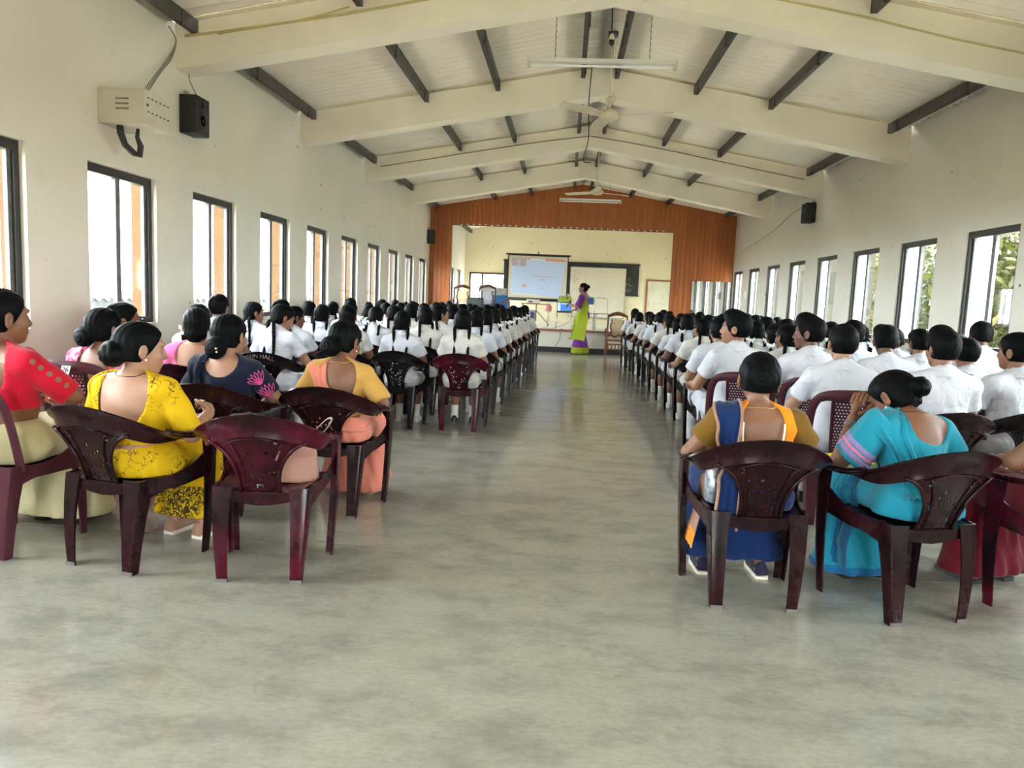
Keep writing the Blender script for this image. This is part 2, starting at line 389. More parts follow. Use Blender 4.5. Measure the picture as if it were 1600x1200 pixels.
# curtain rail under the header with its row of white runners
cr = empty('curtain_rail', (0, YB+0.02, OZ-0.02)); tag(cr, 'thin curtain rail with white runners under the boarded header', 'rail')
MB().box(OX0, OX1, -0.02, 0.0, -0.015, 0.0).obj('rail', M['maroon_frame'], cr)
_rm = MB().prism([(-0.028, -0.01, 0), (0.028, -0.01, 0), (0, -0.01, -0.045)], (0, 0.012, 0)).mesh('runner', M['white_paint'])
for k in range(34): link('runner', _rm, cr, (OX0+0.25+k*0.152, -0.02, 0.012+(0.02 if k % 5 else 0.0)))

# stage
b = MB().box(XL, XR, YB+0.16, YE, -0.2, 0.57); b.box(OX0, OX1, YB+0.02, YB+0.16, -0.2, 0.57)
struct(b.obj('floor_stage', M['plaster']))
b = MB().box(OX0, OX1, YB-0.05, YB+0.16, 0.535, 0.578); struct(b.obj('trim_1', M['red_wood']))
b = MB().box(OX0, OX1, YB-0.01, YB+0.03, 0.0, 0.13); struct(b.obj('baseboard_stage', M['skirting_black']))
# back wall of the stage with a doorway on the left
D0, D1, DZ = -3.34, -2.1, 2.15
b = MB().box(XL-0.2, D0, YE, YE+0.2, 0, DZ); b.box(D1, XR+0.2, YE, YE+0.2, 0, DZ); b.box(D0, D1, YE, YE+0.2, 0, 0.57)
b.prism([(XL-0.2, YE, DZ), (XR+0.2, YE, DZ), (XR+0.2, YE, roof_z(XR)+0.05), (RIDGE_X, YE, RIDGE_Z+0.05), (XL-0.2, YE, roof_z(XL)+0.05)], (0, 0.2, 0))
struct(b.obj('wall_stage', M['plaster_stage']))
d = struct(empty('door_1', (D0, YE, 0.57)))
w, h = D1-D0, DZ-0.57
for nm, bx in (('jamb', (0, 0.06, -0.02, 0.1, 0, h)), ('jamb', (w-0.06, w, -0.02, 0.1, 0, h)), ('head', (0.06, w-0.06, -0.02, 0.1, h-0.06, h)), ('jamb', (0.42, 0.48, 0.0, 0.08, 0, h-0.06)), ('jamb', (0.97, 0.995, 0.0, 0.08, 0, h-0.06))):
    MB().box(*bx).obj(nm, M['maroon_frame'], d)
MB().box(0.06, 0.42, 0.03, 0.05, 0.0, h-0.06).obj('pane', M['haze_glass'], d)
d = struct(empty('door_2', (2.68, YE, 0.57)))
for nm, bx, m in (('jamb', (0, 0.06, -0.04, 0.0, 0, 1.56), 'red_wood'), ('jamb', (0.80, 0.86, -0.04, 0.0, 0, 1.56), 'red_wood'), ('head', (0.06, 0.80, -0.04, 0.0, 1.50, 1.56), 'red_wood'), ('door_leaf', (0.06, 0.80, -0.025, 0.0, 0, 1.5), 'door_cream')):
    MB().box(*bx).obj(nm, M[m], d)
MB().lathe([(0.012, 0), (0.012, 0.03), (0.025, 0.035), (0.025, 0.06)], 10, mx=Matrix.Translation((0.12, -0.025, 0.75)) @ Matrix.Rotation(math.pi/2, 4, 'X')).obj('knob', M['metal'], d)

# outside left: low boundary wall with a tiled coping
bw = empty('boundary_wall', (-9.5, 10, -0.25)); tag(bw, 'low pale boundary wall with scalloped coping outside the left windows', 'wall')
MB().box(-0.1, 0.1, -22, 70, 0, 0.95).obj('lower_wall', M['ochre'], bw); MB().box(-0.12, 0.12, -22, 70, 0.95, 1.22).obj('upper_band', M['far_band'], bw)
_cm = MB().tube([(-0.16, 0, 0), (0.16, 0, 0)], 0.11, 8).mesh('coping_tile', M['far_tile'])
for k in range(180): link('coping_tile', _cm, bw, (0, -6+k*0.3, 1.26))
# ================================================================== implicit surfaces for bodies, hair and cloth
def V3(*a): return np.array(a, dtype=np.float64)
def rcone(P, a, b, ra, rb):
    a = np.asarray(a, float); b = np.asarray(b, float); ab = b-a; L = max(1e-9, ab @ ab)
    t = np.clip(((P-a) @ ab)/L, 0, 1)
    return np.linalg.norm(P-a-t[:, None]*ab, axis=1)-(ra+(rb-ra)*t)
def ell(P, c, r, Rm=None):
    q = P-np.asarray(c, float)
    if Rm is not None: q = q @ Rm
    r = np.asarray(r, float)
    k0 = np.linalg.norm(q/r, axis=1); k1 = np.linalg.norm(q/(r*r), axis=1)+1e-9
    return k0*(k0-1.0)/k1
def smin(a, b, k):
    h = np.clip(0.5+0.5*(b-a)/k, 0, 1); return b+(a-b)*h-k*h*(1-h)
def smax(a, b, k): return -smin(-a, -b, k)
def plane(P, n, c):
    n = np.asarray(n, float); n = n/np.linalg.norm(n); return P @ n-c
def rot(yaw=0, pitch=0, roll=0):
    """columns are the local axes: yaw about z (positive turns to the left), pitch about x (positive looks up), roll about y"""
    cz, sz, cx, sx, cy, sy = math.cos(yaw), math.sin(yaw), math.cos(pitch), math.sin(pitch), math.cos(roll), math.sin(roll)
    Rz = np.array([[cz, -sz, 0], [sz, cz, 0], [0, 0, 1]]); Rx = np.array([[1, 0, 0], [0, cx, -sx], [0, sx, cx]]); Ry = np.array([[cy, 0, sy], [0, 1, 0], [-sy, 0, cy]])
    return Rz @ Rx @ Ry
def surf(f, lo, hi, h):
    """surface nets over f < 0, refined only near the surface"""
    lo = np.asarray(lo, float); n = np.maximum(8, np.ceil((np.asarray(hi, float)-lo)/h/6).astype(int)*6)
    B = 6; nb = n//B
    cs = [lo[i]+(np.arange(nb[i])+0.5)*B*h for i in range(3)]
    G = np.stack(np.meshgrid(*cs, indexing='ij'), -1).reshape(-1, 3)
    d = f(G); near = (np.abs(d) < B*h*1.35).reshape(nb)
    vals = np.repeat(np.repeat(np.repeat(np.where(d > 0, 1.0, -1.0).reshape(nb), B, 0), B, 1), B, 2)
    idx = np.argwhere(np.repeat(np.repeat(np.repeat(near, B, 0), B, 1), B, 2))
    if len(idx) == 0: return np.zeros((0, 3)), np.zeros((0, 4), int)
    vals[idx[:, 0], idx[:, 1], idx[:, 2]] = f(lo+idx*h)
    vals[0] = vals[-1] = 1; vals[:, 0] = vals[:, -1] = 1; vals[:, :, 0] = vals[:, :, -1] = 1
    s = vals < 0
    c8 = sum(s[i:n[0]-1+i, j:n[1]-1+j, k:n[2]-1+k].astype(np.int8) for i in (0, 1) for j in (0, 1) for k in (0, 1))
    cell = np.argwhere((c8 > 0) & (c8 < 8)); m = len(cell)
    acc = np.zeros((m, 3)); cnt = np.zeros(m)
    corn = [(i, j, k) for i in (0, 1) for j in (0, 1) for k in (0, 1)]
    cv = {c: vals[cell[:, 0]+c[0], cell[:, 1]+c[1], cell[:, 2]+c[2]] for c in corn}
    for a in corn:
        for ax in range(3):
            if a[ax] == 0:
                b = list(a); b[ax] = 1; b = tuple(b); va, vb = cv[a], cv[b]; x = (va < 0) != (vb < 0)
                t = np.where(x, va/np.where(x, va-vb, 1), 0)
                p = np.tile(np.array(a, float), (m, 1)); p[:, ax] = t
                acc[x] += p[x]; cnt[x] += 1
    vs = lo+(cell+acc/cnt[:, None])*h
    lut = -np.ones(n, dtype=np.int64); lut[cell[:, 0], cell[:, 1], cell[:, 2]] = np.arange(m)
    fs = []
    for ax in range(3):
        o1, o2 = [(1, 2), (2, 0), (0, 1)][ax]
        sl0 = [slice(1, -1)]*3; sl0[ax] = slice(0, -1); sl1 = [slice(1, -1)]*3; sl1[ax] = slice(1, None)
        A = s[tuple(sl0)]; Bv = s[tuple(sl1)]
        e = np.argwhere(A != Bv)
        base = e.copy()
        for q in range(3):
            if q != ax: base[:, q] += 1
        fl = A[e[:, 0], e[:, 1], e[:, 2]]
        def L(d1, d2):
            p = base.copy(); p[:, o1] -= d1; p[:, o2] -= d2; return lut[p[:, 0], p[:, 1], p[:, 2]]
        q = np.stack([L(1, 1), L(0, 1), L(0, 0), L(1, 0)], 1)
        q[~fl] = q[~fl][:, ::-1]
        fs.append(q[(q >= 0).all(1)])
    return vs, np.concatenate(fs)
def np_mesh(name, parts, mats, smooth=True):
    """parts: list of (verts, quads, material index); quads may also be an MB"""
    vs, fs, ms, n = [], [], [], 0
    for p in parts:
        if isinstance(p, MB): v = np.array([tuple(q) for q in p.v], float).reshape(-1, 3); f = p.f; m = p.m
        else: v, f, mi = p; f = f.tolist(); m = [mi]*len(f)
        vs.append(v); fs += [tuple(i+n for i in q) for q in f]; ms += m; n += len(v)
    me = bpy.data.meshes.new(name); me.from_pydata(np.concatenate(vs).tolist(), [], fs)
    for mm in (mats if isinstance(mats, (list, tuple)) else [mats]): me.materials.append(mm)
    me.polygons.foreach_set('material_index', ms)
    if smooth: me.polygons.foreach_set('use_smooth', [True]*len(me.polygons))
    me.update(); return me
def snap(f, pts, off=0.0, it=6):
    """move points onto the surface f = off along the gradient"""
    P = np.array(pts, float); e = 1e-3; P0 = P.copy()
    for _ in range(it):
        d = f(P)-off; g = np.stack([f(P+np.eye(3)[i]*e)-f(P-np.eye(3)[i]*e) for i in range(3)], 1)
        g /= (np.linalg.norm(g, axis=1, keepdims=True)+1e-9); P = P-g*np.clip(d, -0.03, 0.03)[:, None]*0.9
        D = P-P0; L = np.linalg.norm(D, axis=1, keepdims=True); P = P0+D*np.minimum(1, 0.09/(L+1e-9))
    return P

# ------------------------------------------------------------------ cloth, skin and hair materials
def m_skin(name, a, b):
    t = NT(name); co = t.coord('Object')
    t.set(Base__Color=t.mix(t.ramp(t.noise(co, 7, 4), [(0.3, 0.0), (0.7, 1.0)]), a, b), Roughness=0.48)
    t.b.inputs['Subsurface Weight'].default_value = 0.0
    t.bump(t.noise(co, 120, 3), 0.05, 0.002); M[name] = t.m
m_skin('skin_a', (0.26, 0.12, 0.068), (0.32, 0.155, 0.09)); m_skin('skin_b', (0.19, 0.082, 0.044), (0.24, 0.108, 0.06)); m_skin('skin_c', (0.35, 0.18, 0.112), (0.42, 0.225, 0.145))
m_skin('skin_d', (0.12, 0.055, 0.034), (0.16, 0.075, 0.046))
def m_hair():
    t = NT('black_hair'); co = t.coord('Object', (1, 1, 0.25)); n = t.noise(co, 70, 3, 0.6, 0.6)
    t.set(Base__Color=t.mix(t.ramp(n, [(0.35, 0.0), (0.7, 1.0)]), (0.0014, 0.0017, 0.002), (0.0042, 0.0045, 0.005)), Roughness=0.55)
    t.b.inputs['Specular IOR Level'].default_value = 0.07; t.bump(n, 0.5, 0.004); M['hair'] = t.m
m_hair()
def m_cloth(name, col, var=0.05, rough=0.85, fold=0.25, fscale=9.0):
    t = NT(name); co = t.coord('Object'); n = t.noise(co, fscale, 3, 0.5, 0.8)
    c = t.mix(t.ramp(t.noise(co, 3, 3), [(0.3, 0.0), (0.7, 1.0)]), tuple(x*(1-var) for x in col), tuple(min(1, x*(1+var)) for x in col))
    t.set(Base__Color=c, Roughness=rough); t.b.inputs['Specular IOR Level'].default_value = 0.2
    t.b.inputs['Sheen Weight'].default_value = 0.15
    t.bump(n, fold, 0.03); M[name] = t.m; return t
m_cloth('school_white', (0.58, 0.595, 0.665), fold=1.0, fscale=7.0); m_cloth('school_white_warm', (0.60, 0.585, 0.56), fold=1.0, fscale=7.0); m_cloth('sock_white', (0.80, 0.80, 0.78))
m_cloth('ribbon_white', (0.85, 0.86, 0.90)); m_cloth('ribbon_teal', (0.05, 0.52, 0.62)); m_cloth('tie_navy', (0.02, 0.02, 0.05))
mat('shoe_white', (0.75, 0.75, 0.72), 0.5); mat('shoe_black', (0.015, 0.015, 0.016), 0.4)
m_cloth('red_cloth', (0.55, 0.006, 0.032)); m_cloth('cream_cloth', (0.60, 0.55, 0.33)); m_cloth('navy_cloth', (0.005, 0.009, 0.026)); m_cloth('peach_cloth', (0.75, 0.25, 0.18)); m_cloth('mustard_cloth', (0.55, 0.31, 0.075))
m_cloth('orange_cloth', (0.85, 0.27, 0.010)); m_cloth('olive_cloth', (0.17, 0.085, 0.008)); m_cloth('royal_cloth', (0.004, 0.022, 0.10)); m_cloth('tan_cloth', (0.36, 0.20, 0.14))
m_cloth('cyan_cloth', (0.014, 0.27, 0.39)); m_cloth('blue_cloth', (0.008, 0.13, 0.30)); m_cloth('maroon_cloth', (0.13, 0.006, 0.016)); m_cloth('pink_cloth', (0.78, 0.16, 0.36)); m_cloth('salmon_cloth', (0.72, 0.16, 0.10))
m_cloth('lime_cloth', (0.26, 0.31, 0.015)); m_cloth('purple_cloth', (0.13, 0.02, 0.20)); m_cloth('lace_white', (0.85, 0.78, 0.66)); m_cloth('mauve_cloth', (0.30, 0.24, 0.50)); m_cloth('rose_stripe', (0.72, 0.20, 0.36))
m_cloth('blush_leather', (0.40, 0.21, 0.165), fold=0.05); m_cloth('lining_grey', (0.40, 0.33, 0.30))
m_cloth('embroidery_pink', (0.78, 0.10, 0.32)); m_cloth('embroidery_mint', (0.30, 0.70, 0.60)); mat('gold', (0.75, 0.52, 0.20), 0.3, 0.9); mat('pearl', (0.85, 0.83, 0.78), 0.25)
mat('eye_white', (0.75, 0.74, 0.70), 0.3); mat('eye_dark', (0.015, 0.010, 0.008), 0.2); mat('lip', (0.30, 0.09, 0.075), 0.5)
def m_batik(name, heavy):
    t = NT(name); co = t.coord('Object'); w = t.n('ShaderNodeTexNoise', Scale=9.0, Detail=5.0)
    t.l(co, w.inputs['Vector']); mp = t.n('ShaderNodeVectorMath', _operation='MULTIPLY_ADD'); t.l(w.outputs['Color'], mp.inputs[0]); mp.inputs[1].default_value = (0.26, 0.26, 0.26); t.l(co, mp.inputs[2])
    v = t.n('ShaderNodeTexVoronoi', _feature='DISTANCE_TO_EDGE', Scale=(11.0 if not heavy else 38.0)); t.l(mp.outputs[0], v.inputs['Vector'])
    ln = t.ramp(v.outputs['Distance'], [(0.012 if not heavy else 0.12, 1.0), (0.026 if not heavy else 0.19, 0.0)])
    mk = t.ramp(t.noise(co, 6.0 if not heavy else 9.0, 3), [(0.47, 0.0), (0.55, 1.0)] if not heavy else [(0.38, 0.0), (0.48, 1.0)])
    f = t.mix(1.0, ln, mk, 'MULTIPLY')
    bl = t.ramp(t.noise(co, 16, 3), [(0.70, 0.0), (0.74, 1.0)])
    f2 = t.mix(1.0, f, bl, 'LIGHTEN')
    t.set(Base__Color=t.mix(f2, (0.66, 0.41, 0.007), (0.05, 0.035, 0.012)), Roughness=0.85); t.b.inputs['Specular IOR Level'].default_value = 0.2
    t.bump(t.noise(co, 9, 3, 0.5, 0.8), 0.25, 0.03); M[name] = t.m
m_batik('yellow_batik', False); m_batik('yellow_batik_dense', True)
def m_floral():
    t = NT('pink_floral'); co = t.coord('Object'); f = t.ramp(t.noise(co, 14, 3, 0.6, 1.0), [(0.46, 0.0), (0.56, 1.0)])
    t.set(Base__Color=t.mix(f, (0.80, 0.32, 0.50), (0.75, 0.03, 0.12)), Roughness=0.85); M['pink_floral'] = t.m
m_floral()
# ================================================================== moulded plastic chairs
def m_plastic(name, a, b, tint, rough=0.22):
    t = NT(name); co = t.coord('Object'); n = t.noise(co, 3.5, 4, 0.6, 0.4)
    c = t.mix(t.ramp(n, [(0.40, 0.0), (0.66, 1.0)]), a, b)
    sc = t.ramp(t.noise(t.coord('Object', (1, 1, 0.3)), 60, 4, 0.7), [(0.66, 0.0), (0.74, 0.55)]); c = t.mix(sc, c, tint)
    t.set(Base__Color=c, Roughness=t.ramp(t.noise(co, 9, 4), [(0.3, rough-0.06), (0.7, rough+0.14)]))
    t.b.inputs['Specular IOR Level'].default_value = 0.22; t.bump(t.noise(co, 90, 3), 0.04, 0.003); M[name] = t.m
m_plastic('plastic_wine', (0.0085, 0.0024, 0.0035), (0.024, 0.0036, 0.0062), (0.05, 0.028, 0.03))
m_plastic('plastic_wine_red', (0.012, 0.0022, 0.004), (0.080, 0.003, 0.015), (0.09, 0.04, 0.045))
m_plastic('plastic_black', (0.0045, 0.0038, 0.0045), (0.008, 0.005, 0.006), (0.03, 0.025, 0.03))
m_plastic('plastic_mauve', (0.060, 0.016, 0.026), (0.085, 0.024, 0.037), (0.13, 0.065, 0.08), 0.36)
mat('worn_foot', (0.16, 0.14, 0.13), 0.7)

def catmull(pts, t):
    k = t*(len(pts)-1); i = min(int(k), len(pts)-2); u = k-i
    p0, p1, p2, p3 = [np.asarray(pts[max(0, min(len(pts)-1, j))], float) for j in (i-1, i, i+1, i+2)]
    return 0.5*((2*p1)+(p2-p0)*u+(2*p0-5*p1+4*p2-p3)*u*u+(3*p1-p0-3*p2+p3)*u**3)
# half rim from the middle of the back to the tip of the arm: centre, half width, width direction
_RIM = [((0, -.318, .728), .052, (0, -.28, 1)), ((.12, -.300, .712), .052, (.05, -.28, 1)), ((.208, -.245, .675), .050, (.25, -.22, .95)), ((.262, -.160, .638), .044, (.60, -.12, .80)),
        ((.278, -.050, .618), .036, (.9, 0, .42)), ((.271, .080, .610), .031, (1, 0, .12)), ((.254, .205, .606), .029, (1, 0, 0.0))]
def rim_at(s):
    a = abs(s); c = catmull([r[0] for r in _RIM], a); w = catmull([r[2] for r in _RIM], a); hw = float(catmull([(r[1],) for r in _RIM], a)[0])
    w = w/np.linalg.norm(w)
    if s < 0: c = c*V3(-1, 1, 1); w = w*V3(-1, 1, 1)
    return c, w, hw
def solid(mb, th):
    """give an open sheet its thickness along the averaged vertex normals"""
    me = mb.mesh('tmp', M['black'], recalc=False); bm = bmesh.new(); bm.from_mesh(me)
    bmesh.ops.remove_doubles(bm, verts=bm.verts[:], dist=0.0004); bmesh.ops.recalc_face_normals(bm, faces=bm.faces[:]); bm.normal_update(); bm.verts.index_update()
    vs = [v.co.copy() for v in bm.verts]; ns = [v.normal.copy() for v in bm.verts]; n = len(vs)
    fs = [tuple(v.index for v in f.verts) for f in bm.faces]; be = []
    for e in bm.edges:
        if len(e.link_faces) == 1:
            l = e.link_loops[0]; be.append((l.vert.index, l.link_loop_next.vert.index))
    bm.free(); bpy.data.meshes.remove(me)
    me = bpy.data.meshes.new('tmp'); me.from_pydata([tuple(v) for v in vs]+[tuple(v-k*th) for v, k in zip(vs, ns)], [], fs+[tuple(i+n for i in reversed(f)) for f in fs]+[(b, a, a+n, b+n) for a, b in be]); me.update(); return me
def finish(me, name, m, ang=45):
    me.name = name; me.materials.clear(); me.materials.append(m); smooth_by_angle(me, ang); return me
def strip(s0, s1, n=40, nv=6):
    mb = MB()
    def fn(u, v):
        s = s0+(s1-s0)*u; c, w, hw = rim_at(s); e = 1e-3; c2, _, _ = rim_at(min(1, max(-1, s+e))); c1, _, _ = rim_at(min(1, max(-1, s-e)))
        t = (c2-c1); t = t/np.linalg.norm(t); n_ = np.cross(t, w); q = 2*v-1
        taper = min(1.0, math.sqrt(max(0.0, (1-abs(s))/0.035))) if abs(s) > 0.965 else 1.0
        return tuple(c+w*q*hw*taper+n_*(0.014*q*q*(1 if q > 0 else 0.6)))
    mb.grid(fn, n, nv); return mb
def leg_mesh(top, bot, a0, b0, a1, b1, sx, sy, th=0.007, bend=0.0, nz=6, m=None):
    """L-section leg: flange a along -x*sx, flange b along -y*sy, from the corner line"""
    mb = MB(); rows = []
    for i in range(nz+1):
        t = i/nz; c = np.asarray(top)*(1-t)+np.asarray(bot)*t; c = c+V3(sx*bend*math.sin(math.pi*t)*0.3, sy*bend*math.sin(math.pi*t), 0)
        a = a0+(a1-a0)*t**0.8; b = b0+(b1-b0)*t**0.8; r = 0.010
        pl = [(-a, 0), (-a*0.5, -0.002), (-r, 0), (-r*0.3, -r*0.3), (0, -r), (0.002, -b*0.5), (0, -b), (-th, -b), (-th, -r-th), (-r-th, -th), (-a, -th)]
        rows.append([(c[0]+sx*p[0], c[1]+sy*p[1], c[2]) for p in pl])
    k = len(rows[0])
    mb.add([p for r in rows for p in r], [(i*k+j, i*k+(j+1) % k, (i+1)*k+(j+1) % k, (i+1)*k+j) for i in range(nz) for j in range(k)]+[tuple(range(k)), tuple(nz*k+j for j in range(k))])
    return mb
def make_fan_chair(pm, holes_seed=3, foot='worn_foot'):
    ch = empty('plastic_armchair'); m = M[pm]
    # back: rim arch with the fan-shaped perforated splat
    link('back_rim', finish(solid(strip(-1.0, 1.0, 84), 0.009), 'back_rim', m), ch)
    rnd = random.Random(holes_seed); nu, nv = 22, 22; sk = set()
    for j in range(1, nv-3):
        for i in range(3, nu//2):
            e = (nu/2-i)/(nu/2)
            if rnd.random() < (0.20 if (0.12 < e < 0.78) else 0.08):
                if rnd.random() < 0.75: sk.add((i, j))
                if rnd.random() < 0.75: sk.add((nu-1-i, j))
    def wv(v): return 0.088+0.125*max(0, (v-0.15)/0.85)**2.1
    def fs(u, v):
        x = (2*u-1)*wv(v); c, w, hw = rim_at(math.copysign(min(0.5, abs(x)/0.62), x)) if True else None
        a = abs(x); zr = 0.728-0.052-1.15*a*a; z = 0.405+(zr-0.405+0.018)*v
        y = -0.195-0.112*v**0.9+1.25*a*a*(0.25+0.75*v)
        return (x, y, z)
    mb = MB().grid(fs, nu, nv, skip=lambda i, j: (i, j) in sk)
    sp = link('splat', finish(solid(mb, 0.006), 'splat', m), ch)
    for sx in (-1, 1):
        pts = [V3(*fs(0.5+0.5*sx*0.985, v))+V3(0, -0.004, 0) for v in np.linspace(0, 1, 14)]
        MB().tube(pts, 0.0085, 6).obj('splat_edge', m, sp, smooth=True)
        pts = [V3(*fs(0.5+0.5*sx*0.70*(1-0.1*v), v))+V3(0, -0.006, 0) for v in np.linspace(0.03, 0.86, 12)]
        MB().tube(pts, 0.0035, 5).obj('splat_rib', m, sp, smooth=True)
    MB().tube([V3(*fs(u, 0.90-0.10*(2*u-1)**2))+V3(0, -0.006, 0) for u in np.linspace(0.10, 0.90, 15)], 0.004, 5).obj('splat_rib', m, sp, smooth=True)
    # a grip lip along the top of each arm
    for sx in (-1, 1):
        MB().tube([rim_at(sx*q)[0]+rim_at(sx*q)[1]*rim_at(sx*q)[2]*0.92 for q in np.linspace(0.55, 0.97, 12)], 0.0075, 6).obj('armrest_lip', m, ch, smooth=True)
    # seat: dished, rolled front edge, apron
    def st(u, v):
        y = -0.200+0.43*v; w = 0.185+0.058*v; x = (2*u-1)*w; q = (2*u-1)
        z = 0.405+0.018*q*q*q*q-0.012*(1-q*q)*math.sin(math.pi*min(1, v*1.2))-(0.035*max(0, (v-0.86)/0.14)**2)
        return (x, y, z)
    mb = MB().grid(st, 16, 16); seat = link('seat', finish(solid(mb, 0.008), 'seat', m), ch)
    ap = MB(); ring = [(-0.185, -0.2), (0.185, -0.2), (0.243, 0.226), (-0.243, 0.226)]
    for (a, b, lo) in ((0, 1, 0.355), (1, 2, 0.365), (2, 3, 0.350), (3, 0, 0.365)):
        (xa, ya), (xb, yb_) = ring[a], ring[b]; n = 8
        ap.grid(lambda u, v: (xa+(xb-xa)*u, ya+(yb_-ya)*u, (lo+0.012*math.cos(2*math.pi*u))*(1-v)+0.402*v), n, 2)
    link('apron', finish(solid(ap, 0.006), 'apron', m), seat)
    for sx in (-1, 1):
        lm = leg_mesh((sx*0.212, -0.205, 0.425), (sx*0.186, -0.232, 0.0), 0.088, 0.10, 0.050, 0.045, sx, -1, bend=0.012)
        l1 = link('leg', finish(lm.mesh('leg', m), 'leg', m, 35), ch)
        MB().box(*sorted((sx*0.187, sx*0.137)), -0.2335, -0.2255, 0.0, 0.016).obj('foot_tip', M[foot], l1)
        lm = leg_mesh((sx*0.279, 0.226, 0.604), (sx*0.252, 0.200, 0.0), 0.050, 0.105, 0.040, 0.052, sx, 1, bend=0.010)
        l2 = link('leg', finish(lm.mesh('leg', m), 'leg', m, 35), ch)
        # side web sweeping from the rear leg up to the front leg
        wb = MB().grid(lambda u, v: (sx*(0.206+0.052*u+0.004), -0.16+0.33*u, 0.385+0.075*u**2.2+(v-0.5)*(0.055+0.05*(2*u-1)**2)), 10, 2)
        link('side_web', finish(solid(wb, 0.008), 'side_web', m), ch)
    return ch
def make_lattice_chair(pm):
    ch = empty('plastic_chair'); m = M[pm]
    def yb(z): return -0.195-0.36*(z-0.40)*(0.75+0.5*(z-0.40))
    path = [(.208, .40), (.214, .52), (.220, .64), (.216, .735), (.190, .79), (.12, .812), (0, .818)]
    def fr(s):
        c = catmull(path, abs(s)) ; return V3(math.copysign(c[0], s) if s else 0.0, yb(c[1])+0.06*min(1, (c[0]/0.22)**2), c[1])
    mb = MB(); P = [fr(s) for s in np.linspace(-1, -0.0001, 24)][::-1]
    ss = list(np.linspace(0.0, 1.0, 26)); left = [fr(-s) if s else V3(-.208, yb(.40)+.06*(.208/.22)**2, .40) for s in ss]; right = [p*V3(-1, 1, 1) for p in left]
    pts = left+right[::-1][1:]
    def fs(u, v):
        k = u*(len(pts)-1); i = min(int(k), len(pts)-2); p = pts[i]*(1-(k-i))+pts[i+1]*(k-i)
        t = pts[min(i+1, len(pts)-1)]-pts[max(i-1, 0)]; t = t/np.linalg.norm(t); w = np.cross(t, V3(0, 1, 0)); w = w/np.linalg.norm(w)
        hw = 0.026+0.008*math.sin(math.pi*u)**8; q = 2*v-1
        return tuple(p+w*q*hw+V3(0, -0.012*(1-q*q), 0))
    mb.grid(fs, 64, 5); link('back_frame', finish(solid(mb, 0.010), 'back_frame', m), ch)
    nu, nv = 25, 41; sk = set((i, j) for j in range(3, nv-2) for i in range(2, nu-2) if (j % 2 == 1 and (i+(j//2) % 2) % 2 == 0))
    def sp(u, v):
        z = 0.40+0.395*v; x = (2*u-1)*(0.082+0.048*v); return (x, yb(z)+0.9*x*x+0.004, z)
    s = link('splat', finish(solid(MB().grid(sp, nu, nv, skip=lambda i, j: (i, j) in sk), 0.005), 'splat', m), ch)
    for sx in (-1, 1):
        for e in (0.98, 0.86):
            MB().tube([V3(*sp(0.5+0.5*sx*e, v))+V3(0, -0.006, 0) for v in np.linspace(0, 1, 12)], 0.006 if e > 0.9 else 0.003, 6).obj('splat_edge', m, s, smooth=True)
    def st(u, v):
        y = -0.200+0.42*v; w = 0.200+0.030*v; q = 2*u-1; return (q*w, y, 0.405+0.015*q**4-0.010*(1-q*q)*math.sin(math.pi*v)-(0.035*max(0, (v-0.86)/0.14)**2))
    seat = link('seat', finish(solid(MB().grid(st, 14, 14), 0.008), 'seat', m), ch)
    ap = MB(); ring = [(-0.2, -0.2), (0.2, -0.2), (0.23, 0.216), (-0.23, 0.216)]
    for a in range(4):
        (xa, ya), (xb, yb_) = ring[a], ring[(a+1) % 4]; ap.grid(lambda u, v: (xa+(xb-xa)*u, ya+(yb_-ya)*u, 0.355*(1-v)+0.402*v), 6, 2)
    link('apron', finish(solid(ap, 0.006), 'apron', m), seat)
    for sx in (-1, 1):
        link('leg', finish(leg_mesh((sx*0.218, -0.205, 0.430), (sx*0.200, -0.240, 0), 0.092, 0.09, 0.052, 0.045, sx, -1, bend=0.012).mesh('leg', m), 'leg', m, 35), ch)
        link('leg', finish(leg_mesh((sx*0.236, 0.218, 0.405), (sx*0.236, 0.235, 0), 0.060, 0.09, 0.045, 0.045, sx, 1, bend=0.008).mesh('leg', m), 'leg', m, 35), ch)
        wb = MB().grid(lambda u, v: (sx*(0.214+0.016*u), -0.16+0.33*u, 0.385+0.05*u**2.2+(v-0.5)*(0.05+0.05*(2*u-1)**2)), 10, 2)
        link('side_web', finish(solid(wb, 0.008), 'side_web', m), ch)
    return ch
